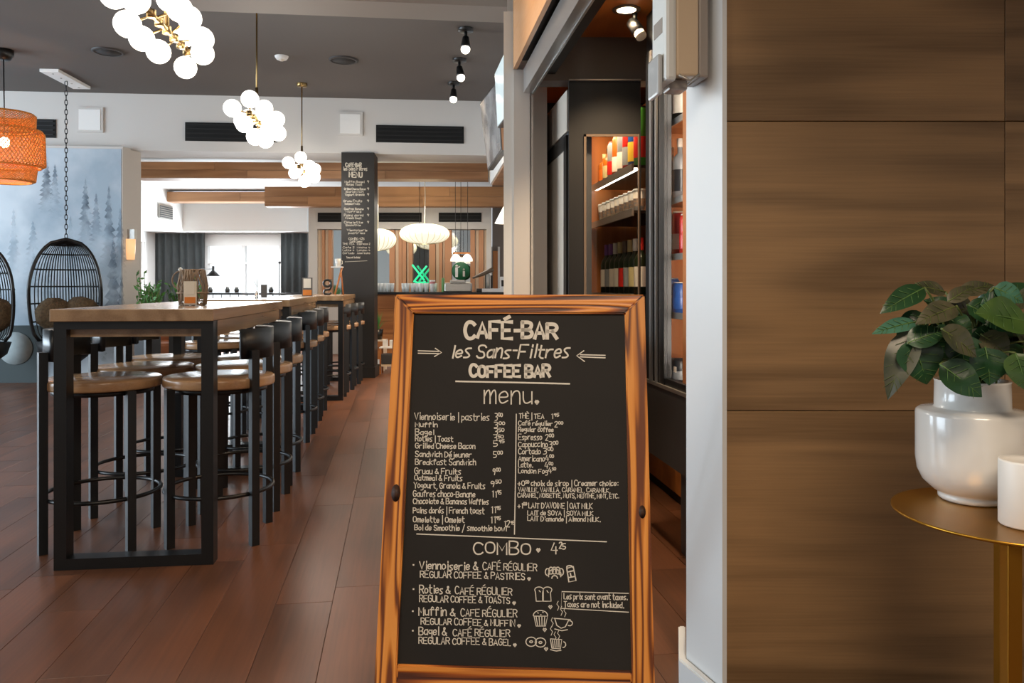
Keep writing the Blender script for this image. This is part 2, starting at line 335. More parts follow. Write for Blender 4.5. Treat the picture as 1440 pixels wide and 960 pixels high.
# dropped beam nearer to the camera
def rot(px, py, a, pts):
    return [(px+x*math.cos(a)-y*math.sin(a), py+x*math.sin(a)+y*math.cos(a)) for x, y in pts]
zb = 3.0; y0, y1 = 5.2, 5.52
struct('trim_2', prism(NB(), [(-2.33, y0-.17), (-.02, y0+.10), (-.02, y1+.10), (-2.33, y1-.17)], zb, ZC), 'beam_paint', label='dropped ceiling beam across the near end of the hall')
# ---------------------------------------------------------------- left wall with forest mural
def MD(x): return BD(x)-.12
wl = struct('wall_left', prism(NB(), [(-12, MD(-12)), (-4.70, MD(-4.7)), (-4.62, MD(-4.7)+.30), (-12, MD(-12)+.3)], 0, 2.83), 'white_paint', label='end wall carrying the misty forest mural')
def mural_mat():
    m = bpy.data.materials.new('mural'); m.use_nodes = True; nt = m.node_tree; N = nt.nodes; L = nt.links; b = N['Principled BSDF']; b.inputs['Roughness'].default_value = .7
    tc = N.new('ShaderNodeTexCoord'); n1 = N.new('ShaderNodeTexNoise'); n1.inputs['Scale'].default_value = 1.3; n1.inputs['Detail'].default_value = 6; L.new(tc.outputs['Object'], n1.inputs['Vector'])
    r = N.new('ShaderNodeValToRGB'); e = r.color_ramp.elements; e[0].position = .35; e[0].color = (*srgb('99abba'), 1); e[1].position = .62; e[1].color = (*srgb('c8d3dc'), 1); L.new(n1.outputs[0], r.inputs[0]); L.new(r.outputs[0], b.inputs['Base Color'])
    M['mural'] = m
mural_mat()
def tree_mat(name, col, strength):
    m = bpy.data.materials.new(name); m.use_nodes = True; nt = m.node_tree; N = nt.nodes; L = nt.links; b = N['Principled BSDF']; b.inputs['Roughness'].default_value = .8
    b.inputs['Base Color'].default_value = (*srgb(col), 1)
    tc = N.new('ShaderNodeTexCoord'); nz = N.new('ShaderNodeTexNoise'); nz.inputs['Scale'].default_value = 7; nz.inputs['Detail'].default_value = 6; L.new(tc.outputs['Object'], nz.inputs['Vector'])
    sx = N.new('ShaderNodeSeparateXYZ'); L.new(tc.outputs['Generated'], sx.inputs[0])
    gr = N.new('ShaderNodeMapRange'); gr.inputs[1].default_value = 0; gr.inputs[2].default_value = .55; L.new(sx.outputs[2], gr.inputs[0])
    nr = N.new('ShaderNodeMapRange'); nr.inputs[1].default_value = .34; nr.inputs[2].default_value = .70; L.new(nz.outputs[0], nr.inputs[0])
    mu = N.new('ShaderNodeMath'); mu.operation = 'MULTIPLY'; L.new(gr.outputs[0], mu.inputs[0]); L.new(nr.outputs[0], mu.inputs[1])
    m2 = N.new('ShaderNodeMath'); m2.operation = 'MULTIPLY'; m2.inputs[1].default_value = strength; L.new(mu.outputs[0], m2.inputs[0]); L.new(m2.outputs[0], b.inputs['Alpha']); M[name] = m
tree_mat('paint_fir_dark', '3b4f62', .72); tree_mat('paint_fir_mid', '53687c', .5); tree_mat('paint_fir_faint', '66869a', .32)
mz = 2.80
mu_ = obj('mural', prism(NB(), [(-11.9, MD(-11.9)-.006), (-4.715, MD(-4.715)-.006), (-4.715, MD(-4.715)-.0005), (-11.9, MD(-11.9)-.0005)], .0, mz), 'mural', wl)
def fir(px, pytop, pybot, wpx, m, k):
    D = MD(X(px, 9.5)); x = X(px, D); zt = Z(pytop, D); zb_ = Z(pybot, D); hw = wpx*D/F/2; r = random.Random(k); n = 13; Lp = []; Rp = []
    for i in range(n+1):
        t = i/n; w = hw*(t**.8)
        Lp += [(x-w*r.uniform(.75, 1.1), zt+(zb_-zt)*t), (x-w*.45, zt+(zb_-zt)*(t+.02))]; Rp += [(x+w*r.uniform(.75, 1.1), zt+(zb_-zt)*t), (x+w*.45, zt+(zb_-zt)*(t+.02))]
    b = NB(); vl = [b.verts.new((p[0], MD(p[0])-.009-.0004*k, p[1])) for p in Lp]; vr = [b.verts.new((p[0], MD(p[0])-.009-.0004*k, p[1])) for p in Rp]
    for i in range(len(vl)-1): b.faces.new((vl[i], vl[i+1], vr[i+1], vr[i]))
    obj('painted_fir', b, m, mu_)
for k, a in enumerate(((66, 217, 300, 26, 'paint_fir_dark'), (78, 229, 310, 24, 'paint_fir_mid'), (121, 249, 345, 26, 'paint_fir_dark'), (136, 270, 350, 24, 'paint_fir_mid'), (154, 259, 380, 28, 'paint_fir_dark'), (170, 290, 400, 26, 'paint_fir_mid'), (47, 308, 400, 34, 'paint_fir_faint'), (48, 345, 450, 26, 'paint_fir_faint'), (66, 335, 450, 24, 'paint_fir_faint'), (160, 330, 520, 44, 'paint_fir_mid'), (140, 400, 540, 34, 'paint_fir_faint'), (20, 290, 400, 26, 'paint_fir_faint'), (100, 300, 420, 30, 'paint_fir_faint'), (172, 380, 530, 30, 'paint_fir_mid'))): fir(*a, k)
wa = obj('wainscot', prism(NB(), [(-11.9, MD(-11.9)-.05), (X(53, 9.4), MD(-5.6)-.05), (X(53, 9.4), MD(-5.6)-.007), (-11.9, MD(-11.9)-.007)], 0, Z(458, 9.4)), 'teal_paint', wl); wa['label'] = 'dark teal lower wall panel'
b = NB(); D = 9.42; c = W(19, 490, D); lathe(b, [(0, 0), (23*D/F, 0), (23*D/F, .006), (0, .006)], 40)
o = obj('painted_circle', b, 'circle_paint', wa, loc=(c.x, MD(c.x)-.052, c.z)); o.rotation_euler = (math.pi/2, 0, .092); o['label'] = 'pale grey circle'
# small glass wall light on the end of the mural wall
t = thing('wall_light', 'small glass wall light on the end of the mural wall', 'light', W(183, 350, 9.72))
b = NB(); lathe(b, [(0, -.13), (.05, -.13), (.06, 0), (.06, .12), (0, .12)], 16); obj('glass_shade', b, mat('amber_glow', 'e8b890', .4, emit=(1, .55, .25), estr=.5), t)
b = NB(); bx(b, -.065, .065, -.03, .05, .12, .24); obj('bracket', b, 'steel', t)
# ---------------------------------------------------------------- ceiling fittings
def ceil_pt(px, py, z=ZC):
    D = (z-EYE)*F/(HY-py); return Vector((X(px, D), D, z))
for px, py, lab in ((152, 72, 'round dark speaker grille in the ceiling left of the near globe cluster'), (483, 84, 'round dark speaker grille in the ceiling right of the middle globe cluster')):
    p = ceil_pt(px, py); t = thing('ceiling_speaker', lab, 'speaker', p)
    b = NB(); lathe(b, [(0, -.012), (.125, -.012), (.125, 0)], 32); obj('grille', b, 'ceiling_dark', t)
    b = NB(); lathe(b, [(.125, 0), (.125, -.016), (.15, -.014), (.152, 0)], 32); obj('rim', b, mat('rim_%d' % px, '3a3736', .6), t)
p = ceil_pt(396, 79); t = thing('smoke_detector', 'small round white smoke detector on the dark ceiling', 'detector', p)
b = NB(); lathe(b, [(0, -.035), (.05, -.035), (.065, -.015), (.07, 0)], 24); obj('housing', b, 'white_bright', t); b = NB(); lathe(b, [(0, -.048), (.02, -.048), (.03, -.035)], 16); obj('sensor', b, 'paper', t)
for px, pyc, px2, py2, lab in ((655, 40, 655, 66, 'black ceiling spotlight nearest the camera, right of the beam'), (646, 83, 648, 104, 'black ceiling spotlight, middle of the row of three'), (638, 116, 638, 135, 'black ceiling spotlight farthest in the row, by the white bulkhead')):
    p = ceil_pt(px, pyc); s = F/p.y; t = thing('spotlight', lab, 'light', p, group='ceiling spotlights')
    b = NB(); lathe(b, [(0, -.03), (.07, -.03), (.07, 0)], 20); obj('base', b, 'black_metal', t)
    b = NB(); tube(b, [(0, 0, -.03), (0, 0, -.10)], .014); obj('stem', b, 'black_metal', t)
    dx = (px2-px)/s; e = Vector((dx*1.2, -.05, -.20)); st = Vector((0, 0, -.085)); b = NB(); tube(b, [st, st*.3+e*.7, e], .045, 14, rs=[.03, .042, .05]); obj('lamp_head', b, 'black_metal', t)
    b = NB(); ball(b, e+(e-st).normalized()*.006, .042, 14); obj('bulb', b, 'lamp_glow', t)
    lamp('spot_lamp', 'SPOT', p+e+Vector((0, -.02, -.07)), 130, WARM, (math.radians(8), math.radians(6), 0), spot_size=1.4, spot_blend=.7, shadow_soft_size=.05)
# ---------------------------------------------------------------- far room
fw = NB()
DW = 15.9
xa, xb = X(288, DW), X(397, DW); zt = Z(330, DW)
bx(fw, -9.2, xa, DW, DW+.2, 0, 3); bx(fw, xb, X(440, DW), DW, DW+.2, 0, 3); bx(fw, xa, xb, DW, DW+.2, zt, 3); bx(fw, xa, xb, DW, DW+.2, 0, .55)
struct('wall_back', fw, 'white_bright', label='white end wall of the far room')
t = struct('window_1', box(xa, xb, DW+.05, DW+.06, .55, zt), 'pane_glass', label='large bright window in the far room')
for x in (xa, (xa+xb)/2-.03, xb-.06): obj('window_frame', box(x, x+.06, DW-.01, DW+.12, .55, zt), 'white_bright', t)
for z in (.55, Z(371, DW), zt-.06): obj('window_frame', box(xa, xb, DW, DW+.1, z, z+.03), 'white_bright', t)
obj('roller_blind', box(xa, xb, DW-.06, DW-.02, Z(346, DW), zt), 'white_bright', t)
# left side wall of the far room with a window
sw = NB(); xs = -7.05
bx(sw, xs-.15, xs, 10.2, 12.1, 0, 3); bx(sw, xs-.15, xs, 12.1, 15.3, 0, .9); bx(sw, xs-.15, xs, 12.1, 15.3, 2.0, 3); bx(sw, xs-.15, xs, 15.3, DW, 0, 3)
struct('wall_front', sw, 'white_bright', label='side wall of the far room with a tall window')
t = struct('window_2', box(xs-.08, xs-.07, 12.1, 15.3, .9, 2.0), 'pane_glass', label='side window of the far room')
for y in (12.1, 13.1, 14.2, 15.24): obj('window_frame', box(xs-.1, xs-.02, y, y+.06, .9, 2.0), 'white_bright', t)
struct('ceiling_2', box(-9.2, 2, BD(-3)+.3, 16.1, 2.92, 3.05), 'white_bright', label='white ceiling of the far room')
# white bulkheads of the far room
xq = X(263, 15.5)
struct('trim_3', box(xq, X(434, 15.4), 15.3, 15.9, 2.2, 2.92), 'white_bright', label='white bulkhead above the far window')
struct('trim_4', box(xs, xq, 12.2, 15.9, 2.2, 2.92), 'white_bright', label='white bulkhead along the far room side')
t = thing('wall_vent', 'small grey grille on the left bulkhead of the far room', 'vent', (xq+.01, 14.5, 2.5))
obj('vent_frame', box(0, .02, -.28, .28, -.13, .13), 'steel', t)
for k in range(6): obj('louvre', box(.02, .03, -.26, .26, -.11+k*.037, -.09+k*.037), 'case_grey', t)
# curtains
def curtain(px0, px1, D, zt_, lab, amp=.05):
    x0, x1 = X(px0, D), X(px1, D); b = NB(); n = int((x1-x0)/.022); A = []; B_ = []
    for i in range(n+1):
        x = x0+(x1-x0)*i/n; y = D+amp*math.sin(i*.95)+.02*math.sin(i*.37); A.append(b.verts.new((x, y, .03))); B_.append(b.verts.new((x, y-.0, zt_)))
    for i in range(n): f = b.faces.new((A[i], A[i+1], B_[i+1], B_[i])); f.smooth = True
    bmesh.ops.solidify(b, geom=b.faces[:], thickness=.008)
    return tag(obj('curtain', b, 'curtain'), lab, 'curtain')
curtain(216, 289, 15.7, 2.2, 'long dark grey curtain left of the bright far window')
curtain(395, 433, 15.7, 2.2, 'narrow dark grey curtain right of the bright far window')
# the camera's side of the hall: wall behind, closed right side; the left side stays open to the shop windows
struct('wall_4', box(-12, 4.2, -3.0, -2.85, 0, ZC), 'white_paint', label='wall behind the camera')
struct('wall_5', box(4.0, 4.15, -2.85, 13.9, 0, ZC), 'white_paint', label='right outer wall')
# wood clad beams: each with its own boards
def beam(name, x0, x1, D, dep, z0, z1, lab, boards=2, sl=.03):
    t = struct(name, prism(NB(), [(x0, D+.02+sl*x0), (x1, D+.02+sl*x1), (x1, D+dep+sl*x1), (x0, D+dep+sl*x0)], z0+.012, z1), 'beam_paint', label=lab)
    r = random.Random(name)
    for k in range(boards):
        za = z0+(z1-z0)*k/boards; zb2 = z0+(z1-z0)*(k+1)/boards; x = x0-r.uniform(0, 1.5)
        while x < x1:
            a, c2 = max(x, x0), min(x+1.9, x1)
            if c2-a > .05: obj('board', prism(NB(), [(a+.002, D+sl*a), (c2-.002, D+sl*c2), (c2-.002, D+.02+sl*c2), (a+.002, D+.02+sl*a)], za+.002, zb2-.002), 'beam_wood', t)
            x += 1.9
    obj('board', prism(NB(), [(x0, D+.02+sl*x0), (x1, D+.02+sl*x1), (x1, D+dep+sl*x1), (x0, D+dep+sl*x0)], z0, z0+.012), 'beam_wood', t)
    return t
beam('trim_5', X(190, 11), X(686, 11), 11.1, .30, 2.635, 2.86, 'first wood clad beam behind the white bulkhead')
beam('trim_6', X(372, 13.2), X(722, 13.2), 13.2, .22, 2.47, 2.80, 'second, deeper wood clad beam above the mirror wall', 2, .0)
beam('trim_7', X(206, 14.6), X(376, 14.6), 14.6, .3, 2.70, 2.88, 'short wood clad beam in the far room', 1, .0)
lamp('beam_spot', 'SPOT', (X(645, 11), 10.9, 2.95), 30, WARM, (math.radians(25), 0, 0), spot_size=1.0, spot_blend=.8, shadow_soft_size=.03)
for px, py in ((192, 268),): 
    p = ceil_pt(px, py, 2.92); t = thing('recessed_light', 'small round recessed light in the far white ceiling', 'light', p); b = NB(); lathe(b, [(0, -.01), (.07, -.01)], 20); obj('lens', b, 'lamp_glow', t); b = NB(); lathe(b, [(.07, -.012), (.09, -.01), (.09, 0)], 20); obj('rim', b, 'white_bright', t)
# mirror wall: white frame, mirrors and upright slats
DM = 13.4
def mx(px): return X(px, DM)
def mz_(py): return Z(py, DM)
wb = NB()
bx(wb, mx(434), mx(446), DM, DM+.3, 0, mz_(290)); bx(wb, mx(684), mx(691), DM, DM+.3, 0, mz_(290)); bx(wb, mx(446), mx(684), DM, DM+.3, mz_(322), mz_(290)); bx(wb, mx(446), mx(684), DM+.12, DM+.3, 0, mz_(322))
mwall = struct('wall_right', wb, 'white_paint', label='white framed mirror wall behind the bar')
for a, c2, lab in ((447, 482, 'black slot vent left of the menu pillar, over the mirrors'), (533, 593, 'black slot vent over the mirrors right of the menu pillar'), (617, 677, 'black slot vent over the mirrors, farthest right')):
    t = thing('slot_vent', lab, 'vent', (mx(a), DM-.002, mz_(312))); w = mx(c2)-mx(a); h = mz_(299)-mz_(312)
    obj('vent_frame', box(0, w, -.012, 0, 0, h), 'dark_slot', t)
    for k in range(2): obj('louvre', box(.02, w-.02, -.02, -.012, h*(.25+.4*k), h*(.25+.4*k)+.012), 'black_matte', t)
for a, c2 in ((465, 500), (526, 547), (580, 603), (635, 661)):
    t = obj('mirror_panel', box(mx(a), mx(c2), DM+.10, DM+.118, .9, mz_(323)), 'mirror', mwall)
for a, c2, m in ((446, 452, 'slat_pale'), (452, 456, 'slat_pink'), (456, 461, 'slat_pale'), (461, 466, 'slat_pink'), (547, 555, 'slat_pink'), (555, 560, 'slat_pale'), (560, 565, 'slat_pink'), (565, 571, 'slat_pink'), (571, 574, 'slat_pale'), (574, 580, 'slat_pink'), (603, 612, 'slat_pink'), (612, 617, 'slat_pale'), (617, 622, 'slat_pink'), (622, 625, 'slat_pale'), (625, 635, 'slat_pink'), (661, 668, 'slat_pink'), (668, 673, 'slat_pale'), (673, 680, 'slat_pink'), (680, 684, 'slat_pale')):
    obj('slat', box(mx(a)+.003, mx(c2)-.003, DM+(.02 if m == 'slat_pink' else .07), DM+.115, .9, mz_(323)), m, mwall)
# wall continuing right of the mirrors, with a wooden door
struct('wall_side', box(mx(691), 2.2, DM+.5, DM+.6, 0, 3), 'beam_paint', label='taupe wall right of the mirrors')
t = struct('door_1', box(mx(693)*1.03, mx(701)*1.03, DM+.44, DM+.49, 0, Z(353, 13.9)), 'panel_wood_upright', label='wooden door right of the mirrors')
obj('door_frame', box(X(687, 13.8), X(692, 13.8), DM+.42, DM+.49, 0, Z(347, 13.9)), 'white_bright', t); obj('door_frame', box(X(700, 13.8), X(703, 13.8), DM+.42, DM+.49, 0, Z(347, 13.9)), 'white_bright', t)
# ---------------------------------------------------------------- corridor wall behind the post, and the corner bulkhead
struct('wall_1', prism(NB(), [(-.028, 4.55), (.2, 4.55), (.3, 10.1), (.02, 10.1), (-.045, 8.0)], 0, ZC), 'white_paint', label='corridor wall behind the white post')
b = NB(); prism(b, [(-.05, 8.0), (.2, 8.0), (.3, 10.4), (-.28, 10.2)], 2.45, ZC-.01)
cb = struct('trim_8', b, 'white_bright', label='white corner bulkhead above the end of the bar')
obj('soffit_board', prism(NB(), [(-.035, 8.02), (.2, 8.02), (.3, 10.38), (-.255, 10.18)], 2.435, 2.45), 'beam_wood', cb)
# white post and end of the bar opening
b = NB(); bx(b, -.046, .010, 4.40, 4.54, 0, 2.66); struct('trim_9', b, 'trim_white', label='white edge trim of the post')
b = NB(); bx(b, .010, .098, 4.385, 4.54, 0, 2.335); bx(b, .105, .118, 4.40, 4.5, 0, 2.2); struct('trim_10', b, 'white_paint', label='post at the far end of the bar opening')
sl = .13
def along(x_at, y_at, y): return x_at+sl*(y_at-y)
def runner(xa_, xb_, ya, yb, z0, z1):
    return prism(NB(), [(along(xa_, 4.37, ya), ya), (along(xb_, 4.37, ya), ya), (along(xb_, 4.37, yb), yb), (along(xa_, 4.37, yb), yb)], z0, z1)
struct('trim_11', runner(.008, .03, 1.0, 4.38, 2.335, 3.2), 'fascia_wood', label='glossy wooden fascia over the bar opening')
sh = thing('roller_shutter', 'metal shutter rail running over the bar opening', 'shutter', (0, 0, 0))
obj('shutter_box', runner(.032, .16, 1.0, 4.3, 2.36, 3.1), 'black_matte', sh)
obj('rail', runner(.062, .112, 1.0, 4.36, 2.2, 2.33), 'aluminium', sh); obj('rail_edge', runner(.108, .118, 1.0, 4.36, 2.195, 2.21), 'aluminium', sh)
obj('dark_guide', runner(.118, .19, 1.0, 4.3, 2.24, 2.36), 'black_matte', sh)
b = NB(); tube(b, [(.285, 2.66, 2.285), (.291, 2.66, 2.285)], .0); b.free()
b = NB(); lathe(b, [(0, 0), (.03, 0), (.03, .012), (0, .012)], 16); o = obj('latch', b, 'steel', sh, loc=(along(.062, 4.37, 2.95)-.001, 2.95, 2.27)); o.rotation_euler = (0, -math.pi/2, 0)
# ---------------------------------------------------------------- behind the bar
struct('ceiling_3', prism(NB(), [(.15, 4.5), (.75, .5), (2.6, .5), (2.6, 6), (.1, 6)], 2.43, 2.5), 'bar_ceiling_wood', label='orange wooden ceiling behind the bar')
struct('wall_2', box(.0, 2.6, 5.6, 5.7, 0, 2.45), 'ceiling_dark', label='dark wall behind the bar')
bb = NB(); prism(bb, [(.125, 4.12), (2.2, 4.12), (2.2, 4.25), (.125, 4.25)], 2.205, 2.43); struct('trim_12', bb, 'ceiling_paint', label='grey brown bulkhead over the black display frame')
struct('trim_13', box(.115, .16, 4.6, 5.5, 0, 2.3), mat('post_tan', 'c0a384', .5), label='tan jamb behind the shutter post')
# steel cabinets seen from the side
t = thing('steel_cabinet', 'tall steel cabinet with a dark framed door left of the black display frame', 'cabinet', (.287, 4.14, 0), math.atan(.13))
obj('body', box(.012, .13, 0, .82, 0, 2.17), 'case_grey', t)
for k in range(2): obj('upper_door', box(0, .012, .01+k*.41, .40+k*.41, 1.95, 2.165), 'steel_light', t)
b = NB(); bx(b, -.004, .012, .01, .08, .1, 1.93); bx(b, -.004, .012, .74, .81, .1, 1.93); bx(b, -.004, .012, .01, .81, 1.86, 1.93); bx(b, -.004, .012, .01, .81, .1, .2); obj('door_frame', b, 'black_metal', t)
obj('lower_door', box(.002, .012, .08, .74, .2, 1.86), 'steel_light', t)
b = NB(); tube(b, [(-.03, .70, 1.0), (-.03, .70, 1.4)], .008); obj('door_handle', b, 'steel', t)
# black partition with a window
xa, xb = X(800, 4.1), X(901, 4.1); wx0, wx1 = X(821, 4.1), X(898.5, 4.1); wz = Z(189, 4.1)
b = NB(); bx(b, xa, xb, 4.1, 4.14, wz, Z(112, 4.1)); bx(b, xa, wx0, 4.1, 4.14, 0, wz); bx(b, wx1, xb, 4.1, 4.14, 0, wz); bx(b, wx0, wx1, 4.1, 4.14, 0, .95)
t = thing('glazed_partition', 'black frontal partition with a glass pane before the bottle shelves', 'partition')
obj('frame', b, 'black_matte', t); obj('top_edge', box(xa, xb, 4.085, 4.1, Z(114, 4.1), Z(112, 4.1)), 'steel', t)
obj('pane', box(wx0, wx1, 4.118, 4.122, .95, wz), 'pane_glass', t)
b = NB(); g = .012; bx(b, wx0, wx0+g, 4.09, 4.1, .95, wz); bx(b, wx0, wx1, 4.09, 4.1, wz-g, wz); bx(b, wx1-.006, wx1, 4.085, 4.1, .95, wz); obj('bead', b, mat('bead_brown', '6d5c4c', .4), t)
# ---------------------------------------------------------------- tile wall on the right, white jamb
wt = struct('wall_3', prism(NB(), [(.56, 2.10), (4, 2.10), (4, 2.28), (.60, 2.28)], 0, ZC), 'grout', label='wall of wide brown wood look tiles')
TD = 2.074; s = F/TD; th = 407/s; tw = 403/s
zj = Z(577.5, TD); xj = X(1413.5, TD)
tl = None
for r_ in range(-2, 4):
    for c_ in range(-1, 3):
        x0 = xj+(c_-1)*tw+.001; x1 = xj+c_*tw-.001; z0 = zj+r_*th+.001; z1 = zj+(r_+1)*th-.001
        x0 = max(x0, .5455); z0 = max(z0, 0.002); z1 = min(z1, ZC)
        if x1-x0 < .05 or z1-z0 < .03: continue
        b = NB(); bx(b, x0-x1, 0, 0, .02, z0-z1, 0); bmesh.ops.bevel(b, geom=[e for e in b.edges if max(v.co.y for v in e.verts) < .001], offset=.0012, segments=1, affect='EDGES')
        obj('tile', b, 'tile_wood', wt, loc=(x1, TD, z1))
struct('trim_14', prism(NB(), [(.5445, 2.062), (.488, 2.23), (.531, 2.42), (.62, 2.42), (.60, 2.30), (.556, 2.28), (.556, 2.062)], 0, ZC), 'trim_white', label='white end of the tiled wall')
b = NB(); prism(b, [(.522, 2.055), (.466, 2.222), (.510, 2.44), (.531, 2.44), (.487, 2.23), (.543, 2.058)], 0, Z(926, 2.222)); bmesh.ops.bevel(b, geom=[e for e in b.edges if min(v.co.z for v in e.verts) > .05], offset=.004, segments=2, affect='EDGES')
struct('baseboard_right', b, 'trim_white', label='white baseboard at the foot of the white jamb')
# dispenser on the jamb
t = thing('soap_dispenser', 'white plastic dispenser with a grey lever fixed high on the white jamb', 'dispenser', (.513, 2.15, 1.69), math.atan(.13))
obj('back_plate', box(-.030, -.002, -.055, .055, .0, .36, .006), 'plastic_grey', t)
obj('body', box(-.092, -.030, -.057, .057, .002, .36, .006), 'plastic_tan', t)
b = NB(); bx(b, -.122, -.090, -.060, .060, -.012, .36, .010); obj('cover', b, 'plastic_white', t)
obj('lever', box(-.138, -.124, -.045, .045, -.045, .062, .006), mat('lever_grey', 'b5b6b4', .15, coat=.5), t)
b = NB(); bx(b, -.10, -.05, -.03, .03, -.028, .0, .006); obj('nozzle', b, 'plastic_grey', t)
b = NB(); lathe(b, [(0, 0), (.016, 0), (.016, .002), (0, .002)], 20); o = obj('drop_emblem', b, mat('blue_print', '2b5fa8', .4), t, loc=(-.1225, .0, .25)); o.rotation_euler = (0, -math.pi/2, 0)
obj('window_slot', box(-.1235, -.121, -.035, .035, .12, .16), 'plastic_grey', t)
b = NB(); tube(b, [(-.03, -.058, .006), (-.055, -.058, -.012), (-.085, -.058, .003)], .004, 6); obj('bracket_clip', b, 'steel', t)
# ---------------------------------------------------------------- high tables
def high_table(x, y, sl_, L, lab, k):
    a = math.atan(-sl_); w = .63
    t = thing('high_table', lab, 'table', (x, y, 0), math.atan(sl_) if False else math.atan(.125), None)
    t.rotation_euler = (0, 0, math.atan(sl_))
    obj('tabletop', box(-w, 0, -.02, L, 1.0, 1.05, .003), 'table_wood', t)
    b = NB(); bx(b, -w+.03, -.004, .04, L-.04, .935, .999); obj('apron', b, 'table_wood', t)
    for yy, n in ((0, 'front'), (L-.10, 'rear')):
        b = NB(); q = .048; dp = .10 if k else .07
        bx(b, -w+.008, -w+.008+q, yy, yy+dp, 0, .999); bx(b, -.004-q, -.004, yy, yy+dp, 0, .999); bx(b, -w+.008+q, -.004-q, yy, yy+dp, .968, .999); bx(b, -w+.008+q, -.004-q, yy, yy+dp, 0, .045)
        o = obj('leg_frame', b, 'black_metal', t)
    return t
high_table(-1.222, 3.27, .12, 1.68, 'near high table of pale wood on black hoop legs, beside the sign', 0)
high_table(-1.555, 5.58, .145, 1.92, 'middle high table of pale wood on black hoop legs', 1)
high_table(-1.69, 7.98, .13, 1.80, 'farthest high table, its end against the menu pillar', 1)
# ---------------------------------------------------------------- bar stools
def make_stool(label):
    """backrest on the +X side"""
    t = thing('bar_stool', label, 'stool', group='bar stools along the high tables')
    b = NB(); lathe(b, [(0, .69), (.234, .69), (.2415, .693), (.2435, .70), (.2435, .725), (.2415, .732), (.235, .735), (0, .735)], 40); obj('seat', b, 'seat_wood', t)
    b = NB(); lathe(b, [(.17, .668), (.21, .668), (.21, .69), (.17, .69), (.17, .668)], 24); obj('seat_ring', b, 'black_metal', t)
    for sx in (-1, 1):
        for sy in (-1, 1):
            h = .69 if sx < 0 else .86; x0 = sx*.172; y0 = sy*.172; q = .0175
            if sx > 0: x0 = .185
            b = NB(); vs = bx(b, -q, q, -q, q, 0, h); bmesh.ops.rotate(b, verts=b.verts, cent=(0, 0, 0), matrix=Matrix.Rotation(.62, 3, 'Z')); bmesh.ops.translate(b, verts=b.verts, vec=(x0, y0, 0))
            obj('leg', b, 'stool_black', t)
    b = NB(); n = 36; tube(b, [(.235*math.cos(2*math.pi*i/n), .235*math.sin(2*math.pi*i/n), .225) for i in range(n)], .0095, 8, closed=True); obj('foot_ring', b, 'black_metal', t)
    b = NB(); n = 16; A = []
    for i in range(n+1):
        a = math.radians(-56+112*i/n); A.append([b.verts.new((r*math.cos(a)+.0, r*math.sin(a), z)) for r, z in ((.222, .825), (.222, .95), (.238, .955), (.238, .82))])
    for i in range(n):
        for k in range(4): f = b.faces.new((A[i][k], A[i+1][k], A[i+1][(k+1) % 4], A[i][(k+1) % 4])); f.smooth = k in (0, 2)
    b.faces.new(A[0]); b.faces.new(A[-1][::-1]); bmesh.ops.recalc_face_normals(b, faces=b.faces); obj('backrest', b, 'stool_black', t)
    return t
spots = [(-1.345, 3.665), (-1.41, 4.20), (-1.49, 4.72), (-1.71, 5.98), (-1.80, 6.58), (-1.89, 7.15), (-1.945, 8.41), (-1.975, 8.97), (-2.0, 9.48)]
wh = ['first', 'second', 'third']; tb = ['near', 'middle', 'farthest']
proto = None
for i, (x, y) in enumerate(spots):
    for side in (0, 1):
        xx, yy, rz = (x, y, math.atan(.13)) if side == 0 else (x-.495, y-.075, math.pi+math.atan(.13))
        lab = 'black bar stool with wooden seat, %s on the %s of the %s table' % (wh[i % 3], 'aisle side' if side == 0 else 'mural side', tb[i//3])
        if proto is None: proto = make_stool(lab); o = proto; o.location = (xx, yy, 0); o.rotation_euler = (0, 0, rz)
        else: o = dup(proto, (xx, yy, 0), rz, lab)
# ---------------------------------------------------------------- globe chandeliers
def chandelier(c, L, lab, gl, rod_h, canopy=True, zc=ZC, slope=.13):
    t = thing('globe_chandelier', lab, 'chandelier', (c[0], c[1], c[2]), math.atan(slope), 'globe chandeliers over the high tables')
    b = NB(); tube(b, [(0, -L/2, 0), (0, L/2, 0)], .014, 10)
    for k in range(int(L/.12)+1):
        y = -L/2+k*L/max(1, int(L/.12)); lathe(b, [(.0, -.02), (.024, -.02), (.024, .02), (0, .02)], 10, (0, y, 0))
    obj('bar', b, 'brass', t)
    b = NB(); tube(b, [(0, 0, 0), (0, 0, zc-c[2])], .007, 8); tube(b, [(0, 0, 0), (0, 0, .28)], .012, 8); obj('rod', b, 'brass', t)
    b = NB(); lathe(b, [(0, -.04), (.055, -.04), (.06, -.03), (.06, 0)], 24, (0, 0, zc-c[2])); obj('canopy', b, 'brass', t)
    for (x, y, z, r) in gl:
        b = NB(); ball(b, (0, 0, 0), r, 20); o = obj('globe', b, 'globe_glass', t, loc=(x, y, z))
        b = NB(); tube(b, [(-x, 0, -z), (-x*.3, 0, -z*.3)], .006, 6); obj('arm', b, 'brass', o)
    return t
def ring_globes(L, n, R, r, seed):
    rd = random.Random(seed); out = []
    for k in range(n):
        y = -L/2+L*(k+.0)/(n-1); a = [200, 20, 270, 110, 330, 160][k % 6]+rd.uniform(-15, 15); out.append((R*math.cos(math.radians(a)), y, R*math.sin(math.radians(a)), r))
    return out
c1 = (W(195, 8, 3.9)+W(268, 72, 4.62))/2
